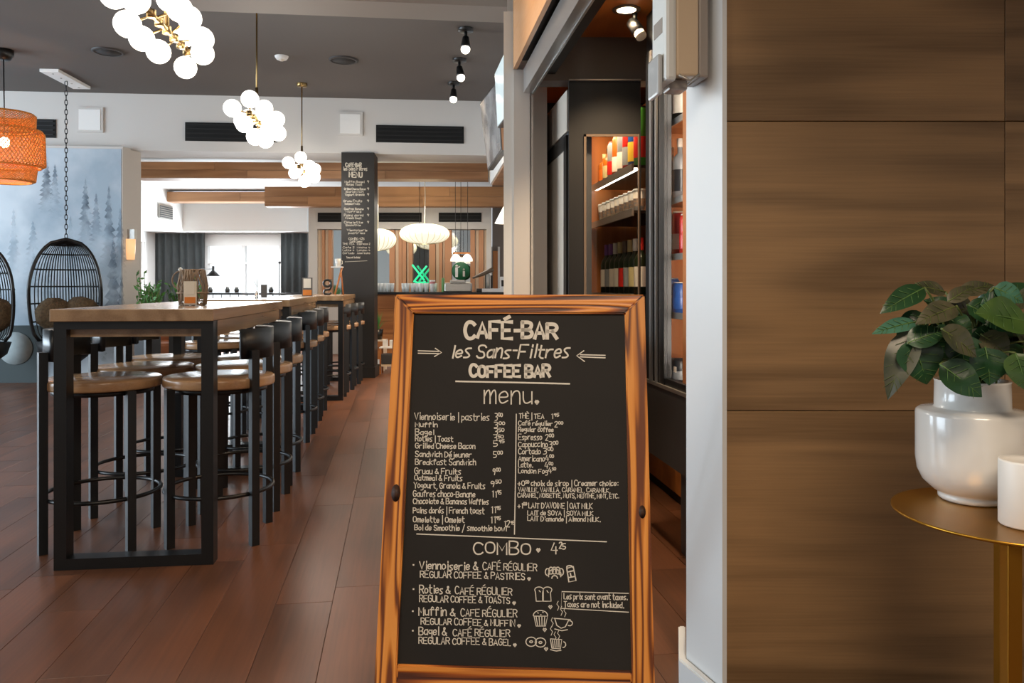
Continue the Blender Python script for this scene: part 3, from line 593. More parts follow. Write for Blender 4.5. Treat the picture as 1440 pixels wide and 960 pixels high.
chandelier(c1, .78, 'nearest globe chandelier on a long brass bar, cut by the top of the photo', [(-.13, -.40, .04, .068), (.06, -.38, .13, .066), (-.12, -.24, -.05, .068), (.12, -.20, .05, .066), (-.115, -.04, -.06, .066), (.04, -.10, .13, .064), (.10, .06, .09, .066), (.13, .20, .02, .068), (-.09, .16, -.07, .066), (.10, .34, -.02, .066), (0, .36, -.10, .064), (-.02, .42, .10, .062), (-.07, -.5, .09, .066), (.02, -.55, -.03, .066)], 1)
c2 = W(361, 171, 6.55)
chandelier(c2, .62, 'middle globe chandelier hanging before the slot vent', [(-.13, -.30, .04, .07), (.0, -.28, .12, .07), (.10, -.22, .03, .07), (-.06, -.20, -.06, .07), (.07, -.05, .10, .07), (-.11, -.02, .0, .07), (.09, .05, -.05, .07), (-.03, .08, -.11, .07), (.13, .18, .06, .07), (-.10, .22, .08, .07), (.02, .28, -.10, .07), (.12, .32, -.03, .07), (0, .33, .10, .07)], 1)
c3 = W(424.5, 239, 9.25)
chandelier(c3, .5, 'farthest and smallest looking globe chandelier beside the menu pillar', [(.0, -.1, .13, .07), (-.12, -.22, .05, .07), (.11, -.18, .02, .07), (-.03, -.2, -.03, .07), (.03, 0, -.13, .07), (-.10, .12, -.02, .07), (.13, .18, .04, .07), (.04, .24, .02, .07), (.12, .22, -.05, .07)], 1)
lamp('chandelier_light', 'POINT', (c1.x, c1.y, c1.z-.25), 22, WHITE, shadow_soft_size=.2)
lamp('chandelier_light', 'POINT', (c2.x, c2.y, c2.z-.25), 22, WHITE, shadow_soft_size=.2)
lamp('chandelier_light', 'POINT', (c3.x, c3.y, c3.z-.25), 22, WHITE, shadow_soft_size=.2)
# ---------------------------------------------------------------- rattan pendant
PD = 7.94; p = W(5, 70, PD); t = thing('rattan_pendant', 'orange woven rattan pendant lamp with three stacked drums', 'lamp', (p.x, p.y, ZC))
b = NB(); lathe(b, [(0, -.10), (.06, -.10), (.09, -.05), (.09, 0), (0, 0)], 20); obj('canopy', b, 'black_metal', t)
b = NB(); tube(b, [(0, 0, -.1), (.01, 0, Z(190, PD)-ZC)], .006, 6); obj('cord', b, 'black_metal', t)
def weave(bm, prof, n, r=.0042):
    """diagonal strands both ways over a lathe profile"""
    m = len(prof)
    for sgn in (1, -1):
        for k in range(n):
            pts = []
            for i, (rr, z) in enumerate(prof):
                a = 2*math.pi*k/n+sgn*i*.085; pts.append((rr*math.cos(a)+.01, rr*math.sin(a), z))
            tube(bm, pts, r, 4)
def drum(r0, r1, z0, z1, name):
    z0 -= ZC; z1 -= ZC; prof = [(r0*.90, z0)]+[(r0+(r1-r0)*i/7, z0+(z1-z0)*(.06+.88*i/7)) for i in range(8)]+[(r1*.94, z1)]
    b = NB(); weave(b, prof, 64); tube(b, [(r0*.9*math.cos(a*.2617)+.01, r0*.9*math.sin(a*.2617), z0) for a in range(24)], .009, 5, closed=True); tube(b, [(r1*.94*math.cos(a*.2617)+.01, r1*.94*math.sin(a*.2617), z1) for a in range(24)], .009, 5, closed=True)
    o = obj(name, b, 'rattan', t); o['kind'] = 'stuff'
    b = NB(); lathe(b, [(r*.985, z) for r, z in prof], 40, (.01, 0, 0)); obj('inner_skin', b, 'rattan_skin', t)
mat('rattan_skin', 'e59a4c', .8, alpha=.5)
drum(.27, .275, Z(182, PD), Z(160, PD), 'upper_drum'); drum(.36, .35, Z(234, PD), Z(183, PD), 'middle_drum'); drum(.27, .285, Z(255, PD), Z(233, PD), 'lower_drum')
b = NB(); ball(b, (.01, 0, Z(200, PD)-ZC), .045, 14, 1.2); obj('bulb', b, 'bulb_glow', t)
lamp('pendant_bulb', 'POINT', (p.x+.01, p.y, Z(200, PD)-.08), 6, (1, .6, .3), shadow_soft_size=.05)
# ---------------------------------------------------------------- hanging egg chairs
def egg_chair(px, D, lab, ztop, plate):
    x = X(px, D); t = thing('egg_chair', lab, 'chair', (x, D, 0), .45, 'hanging egg chairs')
    zb_, zt_ = Z(478, 9.0), ztop; Hh = zt_-zb_
    def half(z):                         # half width of the opening at height z
        u = (z-zb_)/Hh
        if u > .45: return .355*math.sqrt(max(0, 1-((u-.45)/.55)**2))**.9
        return .355*(.74+.26*math.sqrt(max(0, 1-((.45-u)/.45)**2)))
    rim = []; n = 22
    for i in range(n+1): z = zb_+Hh*(i/n)**.9 if i < n else zt_; rim.append((-half(z), -.12*(1-abs(i/n*2-1)), z))
    rim = rim+[(-a, b_, c) for a, b_, c in rim[::-1][1:]]
    b = NB(); tube(b, rim, .019, 8); obj('rim', b, 'black_metal', t)
    def dep(z):
        u = (z-zb_)/Hh; return .08+.42*math.sin(math.pi*min(1, (1-u)*.62+.02))
    b = NB()
    for k in range(-11, 12):
        tx = k/12; pts = []
        for i in range(17):
            z = zb_+Hh*(i/16)*.998; h = half(z); pts.append((tx*h*1.0, dep(z)*math.sqrt(1-tx*tx)*(1 if i < 16 else .3), z))
        tube(b, pts, .0065, 5)
    o = obj('vertical_canes', b, 'black_metal', t)
    b = NB()
    for u in (.0, .18, .36, .53, .70, .85, .94):
        z = zb_+Hh*u; h = half(z); tube(b, [(h*math.cos(a*math.pi/14), dep(z)*math.sin(a*math.pi/14), z) for a in range(15)], .010, 6)
    obj('horizontal_canes', b, 'black_metal', t)
    b = NB(); pr = [(0, zb_-.26), (.14, zb_-.25), (.26, zb_-.15), (.30, zb_-.02), (.0, zb_-.0)]
    lathe(b, pr, 24, (0, .12, 0)); bmesh.ops.scale(b, verts=b.verts, vec=(1.05, 1, 1)); obj('seat_basket', b, 'black_matte', t)
    for k, (cx, w) in enumerate(((-.13, .19), (.14, .20))):
        b = NB(); ball(b, (cx, .10+.03*k, zb_+.29), w, 18); r = random.Random(k)
        for v in b.verts: v.co += Vector((r.uniform(-1, 1), r.uniform(-1, 1), r.uniform(-1, 1)))*.010; v.co.y = .1+(v.co.y-.1)*.6
        o = obj('cushion', b, 'fur', t)
    # chain and plate
    b = NB(); z = zt_; k = 0
    while z < ZC-.03:
        pts = []
        for i in range(10):
            a = 2*math.pi*i/10; u = .014*math.cos(a); w = .034*math.sin(a); pts.append((u, 0, z+.03+w) if k % 2 == 0 else (0, u, z+.03+w))
        tube(b, pts, .005, 5, closed=True); z += .054; k += 1
    obj('chain', b, 'black_metal', t)
    if plate:
        cpl = obj('ceiling_plate', box(-.10, .10, -.38, .38, ZC-.035, ZC-.001, .004), 'white_bright', t); cpl.rotation_euler = (0, 0, -.38)
        b = NB()
        for yy in (-.3, -.12, .0, .12, .3): lathe(b, [(0, -.005), (.012, -.005), (.012, .0)], 10, (0, yy, ZC-.035))
        obj('plate_bolts', b, 'steel', cpl)
    return t
egg_chair(93, 9.0, 'black cane egg chair with furry brown cushions hanging before the mural', Z(336, 9.0), True)
egg_chair(-33, 8.7, 'black cane egg chair cut by the left edge of the photo', Z(342, 8.7), False)
# ---------------------------------------------------------------- the sandwich board
ay = math.radians(3.6); lt = math.radians(14.5)
sg = thing('sandwich_board', 'large A frame chalkboard menu sign in an orange wooden frame', 'sign', (0, 0, 0))
wv = Vector((math.cos(ay), -math.sin(ay), 0)); nh = Vector((-math.sin(ay), -math.cos(ay), 0)); up = Vector((0, 0, 1))*math.cos(lt)-nh*math.sin(lt); nf = wv.cross(up)*1.0
if nf.dot(nh) < 0: nf = -nf
TC = W(729.5, 415, 1.93)                 # middle of the top edge
hlen = TC.z/math.cos(lt)
R3 = Matrix((wv, up, -nf)).transposed()   # local x along the width, y up the board, z backwards
Mb = Matrix.Translation(TC) @ R3.to_4x4()
# empty stands on the floor between the legs
base = Vector((TC.x+nh.x*.0, TC.y, 0)); sg.location = base; sg.rotation_euler = (0, 0, 0)
def onb(name, bm, m, parent=sg, world=True):
    o = obj(name, bm, m, parent); bpy.context.view_layer.update()
    o.matrix_parent_inverse = Matrix(); loc = Matrix.Translation(-base) @ Mb
    if parent is sg: o.matrix_local = loc
    return o
hw = .3015; fwid = .0485; th_ = .022
def frame_piece(name, c2, m, longax):
    """mitred piece from a 4 corner outline in board coordinates; its own origin keeps the grain running along it"""
    cx = sum(p[0] for p in c2)/4; cy = sum(p[1] for p in c2)/4
    b = NB(); A = [b.verts.new((p[0]-cx, p[1]-cy, -.009)) for p in c2]; B_ = [b.verts.new((p[0]-cx, p[1]-cy, th_-.009)) for p in c2]
    b.faces.new(A); b.faces.new(B_[::-1])
    for i in range(4): b.faces.new((A[i], A[(i+1) % 4], B_[(i+1) % 4], B_[i]))
    bmesh.ops.recalc_face_normals(b, faces=b.faces); bmesh.ops.bevel(b, geom=b.edges[:], offset=.003, segments=2, affect='EDGES')
    o = onb(name, b, m); o.matrix_local = Matrix.Translation(-base) @ Mb @ Matrix.Translation((cx, cy, 0)); return o
grain('sign_wood_up', 'dd9240', '6a3512', 'c07426', axis=1, freq=9, across=20, along=1.0, rough=.42, contrast=(.12, .62), bump=.5, tone=.15, fine=.18)
g = .0006
hb = .86                                  # rail height on the board
frame_piece('top_rail', [(-hw, 0), (hw, 0), (hw-fwid, -.0465), (-hw+fwid, -.0465)], 'sign_wood_across', 0)
frame_piece('stile', [(-hw, -g), (-hw+fwid-g, -.0465), (-hw+fwid-g, -hlen), (-hw, -hlen)], 'sign_wood_up', 1)
frame_piece('stile', [(hw, -g), (hw, -hlen), (hw-fwid+g, -hlen), (hw-fwid+g, -.0465)], 'sign_wood_up', 1)
BB = .828
frame_piece('bottom_rail', [(-hw+fwid, -BB), (hw-fwid, -BB), (hw-fwid, -BB-.10), (-hw+fwid, -BB-.10)], 'sign_wood_across', 0)
b = NB(); bx(b, -hw+fwid, hw-fwid, -BB, -.0465, 0, .006); panel = onb('chalk_panel', b, 'board_black')
for kx, ky, rr in ((-hw+.027, -.468, .015), (hw-.018, -.50, .011)):
    b = NB(); lathe(b, [(0, 0), (rr, 0), (rr*.7, .0008), (0, .0008)], 16); bmesh.ops.scale(b, verts=b.verts, vec=(.7, 1.3, 1)); o = onb('knot', b, mat('knot_%d' % (kx*1000), '3a200e', .6, vary=.4, scale=120)); o.matrix_local = Matrix.Translation(-base) @ Mb @ Matrix.Translation((kx, ky, -.0098))
# rear leaf of the A frame
for sx in (-1, 1):
    top = TC-Vector((0, 0, .03))+wv*sx*(hw-.03)-nh*.03; bot = TC+wv*sx*(hw-.03)-nh*.50; bot.z = 0
    b = NB(); hexa(b, [bot-base+Vector(q) for q in ((-.02, -.012, 0), (.02, -.012, 0), (.02, .012, 0), (-.02, .012, 0))]+[top-base+Vector(q) for q in ((-.02, -.012, 0), (.02, -.012, 0), (.02, .012, 0), (-.02, .012, 0))]); obj('rear_leg', b, 'sign_wood', sg)
b = NB(); p1 = TC-Vector((0, 0, .8))+wv*-(hw-.05)-nh*.40; p2 = TC-Vector((0, 0, .8))+wv*(hw-.05)-nh*.40; tube(b, [p1-base, p2-base], .018, 4); obj('rear_brace', b, 'sign_wood_across', sg)
# ---- lettering: picture pixels of the board -> plane of the board (flat chalk on the panel)
org = Mb @ Vector((0, 0, -.0006)); Minv = Mb.inverted()
def projb(px, py):
    d = Vector(((px-CX)/F, 1, (HY-py)/F)); o0 = Vector((0, 0, EYE)); t = (org-o0).dot(nf)/d.dot(nf); q = Minv @ (o0+d*t); return Vector((q.x, q.y, -.0004))
ZN = Vector((0, 0, -1))
def chalk(name, st, w, m='chalk'):
    o = obj(name, ribbons(st, w, projb, .0003, ZN), m, panel); return o
def T_(s, x, y, h, x1=None, w=1.5, sl=.02, name='lettering', m='chalk'): return chalk(name, text_strokes(s, x, y, h, x1, sl), w, m)
T_(u'CAF\u00c9-BAR', 654, 475, 22, 783, 5.2, .0, 'title_lettering')
chalk('title_lettering', text_strokes('les Sans-Filtres', 634, 503, 19, 799, 0, slant=.22), 2.4)
T_('COFFEE BAR', 661, 529, 16, 773, 4.4, .01, 'title_lettering')
chalk('underline', [[(641, 536), (720, 537.5), (801, 539.5)]], 2.2)
T_('menu', 681, 568, 27, 748, 1.8, .0, 'heading_lettering')
def heart(x, y, r): return [[(x, y+r), (x-r*.9, y-r*.2), (x-r*.5, y-r*.8), (x, y-r*.2), (x+r*.5, y-r*.8), (x+r*.9, y-r*.2), (x, y+r)]]
chalk('heart', heart(755, 565, 2.5), 2.6)
chalk('arrow', [[(588, 493), (617, 494)], [(588, 496.5), (617, 497)], [(612, 489.5), (621, 495.5), (611, 501)]], 1.5)
chalk('arrow', [[(851, 499.5), (816, 498.5)], [(851, 503), (816, 501.5)], [(821, 493), (811, 500), (822, 508)]], 1.6)
left = [('Viennoiserie | pastries', 583, 590, 9.5, 688, '3^00', 696, 591, 706), ('Muffin', 584, 600, 7, 615, '3^00', 695, 601, 709), ('Bagel', 584, 611, 7.5, 610, '3^50', 695, 611, 708), ('Roties | Toast', 584, 620, 7.5, 637, '3^50', 694, 620, 707), ('Grilled Cheese Bacon', 584, 630, 7.5, 668, '5^95', 694, 627, 708),
    (u'Sandwich D\u00e9jeuner', 584, 642, 7.5, 663, '5^00', 694, 643, 706), ('Breakfast Sandwich', 584, 653, 8, 669, None), ('Gruau & Fruits', 583, 666, 8, 648, '9^00', 693, 667, 703), ('Oatmeal & Fruits', 583, 675, 7.5, 650, None), ('Yogourt, Granola & Fruits', 582, 686, 8, 682, '9^50', 690, 684, 704),
    ('Gaufres choco-Banane', 581, 698, 8.5, 668, '11^95', 691, 699, 704), ('Chocolate & Bananas Waffles', 581, 708, 7.5, 687, None), (u'Pains dor\u00e9s | French toast', 581, 721, 8, 681, '11^95', 690, 721, 703), ('Omelette | Omelet', 581, 734, 8, 653, '11^95', 689, 735, 703), ('Bol de Smoothie / smoothie bowl', 583, 745, 7.5, 712, '12^95', 708, 741, 723)]
for l in left:
    T_(l[0], l[1], l[2], l[3], l[4], 1.15, .012)
    if l[5]: T_(l[5], l[6], l[7], l[3]+1, l[8], 1.15, 0, 'price')
right = [(u'TH\u00c8 | TEA', 730, 588, 7, 765, '1^95', 774, 589, 785), (u'Caf\u00e9 r\u00e9gulier', 729, 598, 6.5, 777, '2^00', 780, 600, 791), ('Regular coffee', 729, 606.5, 6.5, 778, None), ('Espresso', 729, 618, 7.5, 762, '2^00', 767, 619, 778), ('Cappuccino', 729, 628, 7.5, 770, '3^00', 772, 629, 784), ('Cortado', 729, 638, 7.5, 760, '3^00', 764, 638, 777),
    ('Americano', 729, 648, 7.5, 766, '4^00', 767, 648, 778), ('Latte.', 729, 657, 7.5, 749, '4^00', 766, 658, 777), ('London Fog', 729, 665, 6.5, 770, '4^50', 771, 665, 781)]
for l in right:
    T_(l[0], l[1], l[2], l[3], l[4], 1.1, .012)
    if l[5]: T_(l[5], l[6], l[7], l[3]+1, l[8], 1.1, 0, 'price')
T_('+0^50 choix de sirop | Creamer choice:', 728, 683, 7.5, 869, 1.1, .0); T_('VANILLE, VANILLA, CARAMEL, CARAMILK,', 729, 691, 6, 858, 1.0, .01); T_('CARAMEL, NOISETTE, NUTS, MENTHE, MINT, ETC.', 728, 699, 6, 870, 1.0, .01)
T_('+1^00 LAIT D\'AVOINE | OAT MILK', 728, 714, 7.5, 833, 1.1, .01); T_('LAIT de SOYA | SOYA MILK', 742, 724, 6.5, 834, 1.1, .01); T_('LAIT D\'amande | Almond MILK.', 742, 732, 6.5, 844, 1.1, .015)
chalk('dividing_line', [[(726, 582), (725, 665), (723.5, 751)]], 1.4); chalk('dividing_line', [[(586, 750.5), (720, 756), (853, 761.5)]], 1.5)
T_('COMBO', 666, 778, 17, 746, 2.0, .02, 'heading_lettering'); chalk('heart', heart(757, 773, 2.6), 2.2); T_('4^25', 775, 779, 15, 794, 1.6, 0, 'price')
cmb = [('Viennoiserie & ', u'CAF\u00c9 R\u00c9GULIER', 800, 'REGULAR COFFEE & PASTRIES', 812, 590, 672, 679, 755, 591, 738), ('Roties & ', u'CAF\u00c9 R\u00c9GULIER', 834, 'REGULAR COFFEE & TOASTS', 846, 590, 633, 640, 720, 590, 717),
       ('Muffin & ', u'CAFE R\u00c9GULIER', 865, 'REGULAR COFFEE & MUFFIN', 878, 589, 640, 648, 727, 592, 724), ('Bagel & ', u'CAF\u00c9 R\u00c9GULIER', 892.5, 'REGULAR COFFEE & BAGEL', 905, 589, 628, 637, 717, 589, 718)]
for a, b_, y1_, c_, y2_, x0, x1, x2, x3, x4, x5 in cmb:
    T_(a.strip(), x0, y1_, 11.5, x1, 1.5, .02); T_(b_, x2, y1_+1, 10, x3, 1.2, .02); T_(c_, x4, y2_-.5, 9, x5, 1.25, .022); chalk('heart', heart(x5+6, y2_+1.5, 2.2), 1.8); chalk('bullet', [[(x0-9, y1_-6), (x0-8, y1_-6)]], 2.2)
def circ(x, y, rx, ry=None, a0=0, a1=360, n=16):
    ry = ry or rx; return [(x+rx*math.cos(math.radians(a0+(a1-a0)*i/n)), y+ry*math.sin(math.radians(a0+(a1-a0)*i/n))) for i in range(n+1)]
# drawings beside the combos
chalk('croissant_drawing', [circ(780, 808, 9, 8, 160, 380), circ(780, 813, 4, 4, 180, 360)]+[circ(770+k*4.8, 804-(2 if k in (1, 2, 3) else 0), 3.2, 5, 0, 360, 10) for k in range(5)], 1.5)
chalk('cup_drawing', [[(797, 799), (800, 818), (810, 816), (806, 796), (797, 799)], [(798, 804), (807, 802)], [(799, 812), (809, 810)], [(802, 806), (803, 810)], circ(801, 797, 4, 2, 150, 370)], 1.8)
chalk('toast_drawing', [[(754, 845), (753, 832)]+circ(758, 829, 6, 4, 160, 380)+[(763, 833), (763, 845), (754, 845)], [(764, 845), (764, 832)]+circ(770, 829, 6, 4, 180, 380)+[(774, 833), (775, 845), (764, 845)], [(758, 830), (760, 832)], [(769, 830), (771, 833)]], 1.2)
chalk('muffin_drawing', [circ(760, 865, 10, 7, 175, 365), [(751, 866), (754, 880), (767, 880), (770, 866), (751, 866)]]+[[(754+k*4, 867), (756+k*3.1, 879)] for k in range(4)]+[[(756, 861), (757, 862)], [(763, 860), (764, 861)], [(760, 864), (761, 864)]], 1.2)
chalk('cup_drawing', [[(779, 869), (802, 871)], [(780, 869), (783, 879), (789, 883), (795, 881), (800, 871)], circ(801, 876, 4, 3.5, -90, 120), [(780, 884), (790, 886.5), (798, 885)]], 1.3)
chalk('steam_drawing', [[(x, y0+0), (x-2, y0+4), (x+1, y0+8), (x-1, y0+13)] for x, y0 in ((785, 845), (790, 852), (795, 854), (777, 868), (776, 880), (781, 888), (786, 886))], .9)
chalk('bagel_drawing', [circ(747, 902, 7.5, 6.5), circ(747, 902, 2.2, 1.4), circ(760, 903, 7.5, 6.5), circ(760, 903, 2.2, 1.4)], 1.3)
chalk('mug_drawing', [[(774, 898), (776, 911), (788, 912), (790, 899), (774, 898)], circ(792, 906, 3.5, 4, -80, 100), [(774, 913), (782, 915), (789, 914)]]+[[(777+k*3, 900), (778+k*2.7, 910)] for k in range(4)], 1.3)
for x, y in ((774, 853), (766, 885), (768, 912)): chalk('heart', heart(x, y, 2.6), 1.5)
chalk('notice_box', [[(884, 834), (790, 831.5), (789, 855), (884, 860.5)]], 1.2)
T_('Les prix sont avant taxes.', 793, 842, 8, 882, 1.15, .015); T_('Taxes are not included.', 793, 853, 8, 877, 1.15, .02)
# ---------------------------------------------------------------- menu pillar
PDp = 9.95; x0, x1 = X(480, PDp), X(526, PDp)
pl_ = struct('trim_15', prism(NB(), [(x0, PDp-.0), (x1, PDp+.02), (x1-.02, PDp+.38), (x0-.02, PDp+.36)], 0, Z(214, PDp)), 'pillar_black', label='square black pillar with a chalk menu')
pb = obj('pillar_base', prism(NB(), [(x0-.012, PDp-.02), (x1+.012, PDp), (x1+.0, PDp+.40), (x0-.03, PDp+.38)], 0, Z(516, PDp)), 'pillar_black', pl_)
def projp(px, py):
    x = X(px, PDp); return Vector((x, PDp+.02*(x-x0)/(x1-x0)-.002, Z(py, PDp)))
NP = Vector((0, -1, 0))
def PT(s, x, y, h, x1_, w=.7, name='lettering'): obj(name, ribbons(text_strokes(s, x, y, h, x1_, 0), w, projp, .001, NP), 'chalk_soft', pl_)
PT('CAFE-BAR', 486, 234, 5, 508, 1.2, 'title_lettering'); PT('les Sans Filtres', 483, 239.5, 5, 516, .9, 'title_lettering'); PT('MENU', 491, 249, 7, 509, 1.5, 'title_lettering')
rows = [(257, 'Muffin Bagel', 'Roties Toast', 485, 512), (267, 'Grilled Cheese Bacon', 'Sandwich', 484, 514), (275, 'Yogourt Granola', None, 485, 512), (284, 'Gruau Fruits', 'Oatmeal Fruits', 483, 509), (295, 'Gaufres Banane', 'Waffles', 484, 511), (304, 'Pains dores', 'French toast', 484, 511), (314, 'Omelette', 'Smoothie', 484, 510), (325, 'Viennoiserie', 'pastries', 488, 516), (337, 'COMBO 425', 'Café Combo', 490, 512)]
for y, a, b_, xa_, xb_ in rows:
    PT(a, xa_, y, 3, xb_, .55)
    if b_: PT(b_, xa_+2, y+3.8, 2.8, xb_-3, .5)
    if y < 320: PT('9', 516, y, 3.6, 518.5, .6, 'price')
for k, y in enumerate((344, 349, 353, 357)):
    PT(['THE TEA', 'Cafe 2', 'Latte 4', 'Cortado'][k], 482, y, 2.6, 498, .45); PT(['Espresso 2', 'Mocha 4', 'London 4', 'Americano'][k], 502, y, 2.6, 520, .45)
PT('Taxes not included', 487, 363, 2.6, 506, .45); obj('dividing_line', ribbons([[(485, 368), (516, 366.5)]], .5, projp, .001, NP), 'chalk_soft', pl_)
# ---------------------------------------------------------------- side table with vase, plant and candle
tx, ty, tz = .975, 1.56, .695
t = thing('side_table', 'round gold metal side table before the brown tiles', 'table', (tx, ty, 0))
b = NB(); lathe(b, [(0, tz-.006), (.204, tz-.006), (.211, tz-.003), (.211, tz+.001), (.207, tz+.001), (.204, tz), (0, tz)], 72); o = obj('tabletop', b, 'gold', t)
for a in (-121.5, -10, 62):
    x, y = .188*math.cos(math.radians(a)), .188*math.sin(math.radians(a)); obj('leg', box(x-.0125, x+.0125, y-.0125, y+.0125, .012, tz-.006, .001), 'gold', t)
b = NB(); n = 32; tube(b, [(.188*math.cos(2*math.pi*i/n), .188*math.sin(2*math.pi*i/n), .01) for i in range(n)], .009, 6, closed=True); obj('foot_ring', b, 'gold', t)
vx, vy = X(1367, 1.665), 1.665
v = thing('vase', 'white glazed ceramic vase with stepped shoulder on the gold table', 'vase', (vx, vy, tz+.001))
b = NB(); lathe(b, [(0, 0), (.060, 0), (.064, .004), (.064, .010), (.061, .013), (.075, .020), (.094, .038), (.104, .060), (.107, .085), (.107, .178), (.1055, .184), (.100, .188), (.074, .191), (.0715, .194), (.0705, .245), (.072, .249), (.069, .250), (.065, .245), (.064, .20), (.0, .19)], 64); obj('body', b, 'ceramic', v)
b = NB(); lathe(b, [(0, .195), (.0635, .205), (.0, .232)], 24); obj('soil', b, 'soil', v)
cx_, cy_ = X(1443, 1.485), 1.485
c = thing('candle', 'white pillar candle on the front of the gold table', 'candle', (cx_, cy_, tz+.001))
b = NB(); lathe(b, [(0, 0), (.043, 0), (.0455, .003), (.0455, .118), (.044, .122), (.036, .119), (0, .115)], 40); obj('wax_body', b, 'wax', c)
b = NB(); tube(b, [(0, 0, .114), (.001, 0, .128)], .0012, 5); obj('wick', b, 'black_matte', c)
# leaves
pt = thing('potted_plant', 'leafy dark green plant with broad glossy leaves in the white vase', 'plant', (vx, vy, tz+.19))
O = Vector((vx, vy, tz+.19))
def leaf(base, tip, width, m, curl=.12, face=Vector((0, -.75, .65)), wave=0, parent=pt):
    base = base-O; tip = tip-O; ax = tip-base; Ln = ax.length; ax.normalize(); side = ax.cross(face)
    if side.length < .2: side = ax.cross(Vector((0, 0, 1)))
    side.normalize(); n = side.cross(ax); n.normalize()
    if n.dot(face) < 0: n = -n
    b = NB(); N_ = 12; K = 4; rows = []
    for i in range(N_+1):
        u = i/N_; w = width*.5*(math.sin(math.pi*min(1, u**.72))**.85)*(1.0 if u < 1 else 0); w = max(w, 0.0004)
        row = []
        for k in range(-K, K+1):
            q = k/K; z = -.22*abs(q)*w*0+.18*w*abs(q)*(1) - curl*Ln*(u-.35)**2*1.2+.05*w*math.sin(9*u+2*q+wave)+.03*w*abs(math.sin(u*22+abs(q)*2.5))
            row.append(b.verts.new(base+ax*Ln*u+side*w*q+n*z))
        rows.append(row)
    for i in range(N_):
        for k in range(2*K): f = b.faces.new((rows[i][k], rows[i+1][k], rows[i+1][k+1], rows[i][k+1])); f.smooth = True
    o = obj('leaf', b, m, parent)
    b = NB(); pts = [base+ax*Ln*u+n*(.0008-curl*Ln*(u-.35)**2*1.2) for u in [j/8*.97 for j in range(9)]]; tube(b, pts, .0012, 4, rs=[.0017-.0014*j/8 for j in range(9)])
    for i in (2, 4, 6, 8, 9):
        u = i/N_; w = width*.5*(math.sin(math.pi*u**.72)**.85)
        for sg_ in (-1, 1):
            c0 = base+ax*Ln*u+n*(.0009-curl*Ln*(u-.35)**2*1.2); u2 = min(.97, u+.13); c1_ = base+ax*Ln*u2+side*sg_*w*.75+n*(.0012+.14*w-curl*Ln*(u2-.35)**2*1.2); tube(b, [c0, (c0+c1_)/2+n*.0006, c1_], .0006, 3)
    obj('vein', b, 'leaf_vein' if m != 'leaf_bronze' else 'stem', o)
    return o
def PL(bx_, by_, tx_, ty_, w, m, d0=1.64, d1=1.60, curl=.15, face=Vector((0, -.8, .6)), stem=True):
    B_ = W(bx_, by_, d0); T2 = W(tx_, ty_, d1); leaf(B_, T2, w*1.62/F, m, curl, face, wave=bx_)
    if stem:
        r = random.Random(bx_*by_); st = Vector((vx+r.uniform(-.04, .04), vy+r.uniform(-.03, .03), tz+.21)); mid = (st+B_)/2+Vector((0, 0, .035)); b = NB(); P0 = [st, mid, B_]
        pts = [((1-u)**2)*(st-O)+2*u*(1-u)*(mid+Vector((0, 0, .03))-O)+u*u*(B_-O) for u in [j/8 for j in range(9)]]; tube(b, pts, .0022, 6); obj('stem', b, 'stem', pt)
PL(1288, 452, 1229, 466, 24, 'leaf_blue', 1.60, 1.56)
PL(1300, 404, 1240, 437, 34, 'leaf', 1.62, 1.58, face=Vector((.2, -.7, .7)))
PL(1330, 410, 1283, 400, 26, 'leaf_bronze', 1.66, 1.64)
PL(1284, 462, 1247, 557, 42, 'leaf_bronze', 1.58, 1.55, .3, Vector((-.5, -.8, .3)))
PL(1282, 476, 1306, 540, 62, 'leaf', 1.57, 1.55, .2, Vector((-.1, -1, .2)))
PL(1322, 512, 1383, 557, 50, 'leaf', 1.53, 1.50, .12, Vector((0, -1, .4)))
PL(1276, 482, 1332, 462, 34, 'leaf', 1.56, 1.56, .2)
PL(1345, 430, 1290, 452, 34, 'leaf_bronze', 1.58, 1.54)
PL(1333, 424, 1372, 400, 22, 'leaf_bronze', 1.60, 1.62)
PL(1398, 404, 1441, 424, 38, 'leaf_blue', 1.60, 1.58)
PL(1446, 452, 1374, 438, 62, 'leaf_light', 1.56, 1.54, .1)
PL(1324, 462, 1378, 500, 44, 'leaf_bronze', 1.53, 1.52, .2)
PL(1428, 496, 1445, 548, 50, 'leaf_light', 1.52, 1.50, .15, Vector((0, -1, .3)))
PL(1386, 488, 1394, 541, 56, 'leaf', 1.55, 1.53, .2, Vector((0, -1, .3)))
PL(1350, 470, 1358, 522, 54, 'leaf', 1.57, 1.56, .2, Vector((0, -1, .3)))
PL(1360, 428, 1405, 452, 44, 'leaf', 1.62, 1.60)
PL(1310, 470, 1330, 520, 44, 'leaf', 1.60, 1.60, .2, Vector((0, -1, .3)))
PL(1350, 412, 1400, 398, 26, 'leaf_bronze', 1.68, 1.70)
PL(1345, 440, 1300, 420, 36, 'leaf', 1.68, 1.70); PL(1400, 440, 1440, 470, 50, 'leaf', 1.60, 1.60); PL(1410, 480, 1425, 530, 46, 'leaf', 1.62, 1.62, .2, Vector((0, -1, .3)))
PL(1330, 445, 1368, 470, 40, 'leaf', 1.60, 1.57); PL(1410, 420, 1470, 405, 40, 'leaf', 1.66, 1.68); PL(1440, 480, 1490, 500, 50, 'leaf', 1.6, 1.58); PL(1440, 440, 1495, 450, 50, 'leaf_blue', 1.6, 1.6); PL(1380, 470, 1420, 500, 50, 'leaf_bronze', 1.58, 1.55); PL(1300, 440, 1262, 475, 36, 'leaf', 1.64, 1.62, .2)
PL(1400, 450, 1430, 500, 52, 'leaf', 1.72, 1.75, .2, Vector((0, -1, .3))); PL(1340, 450, 1310, 500, 52, 'leaf', 1.72, 1.76, .2, Vector((0, -1, .3)))

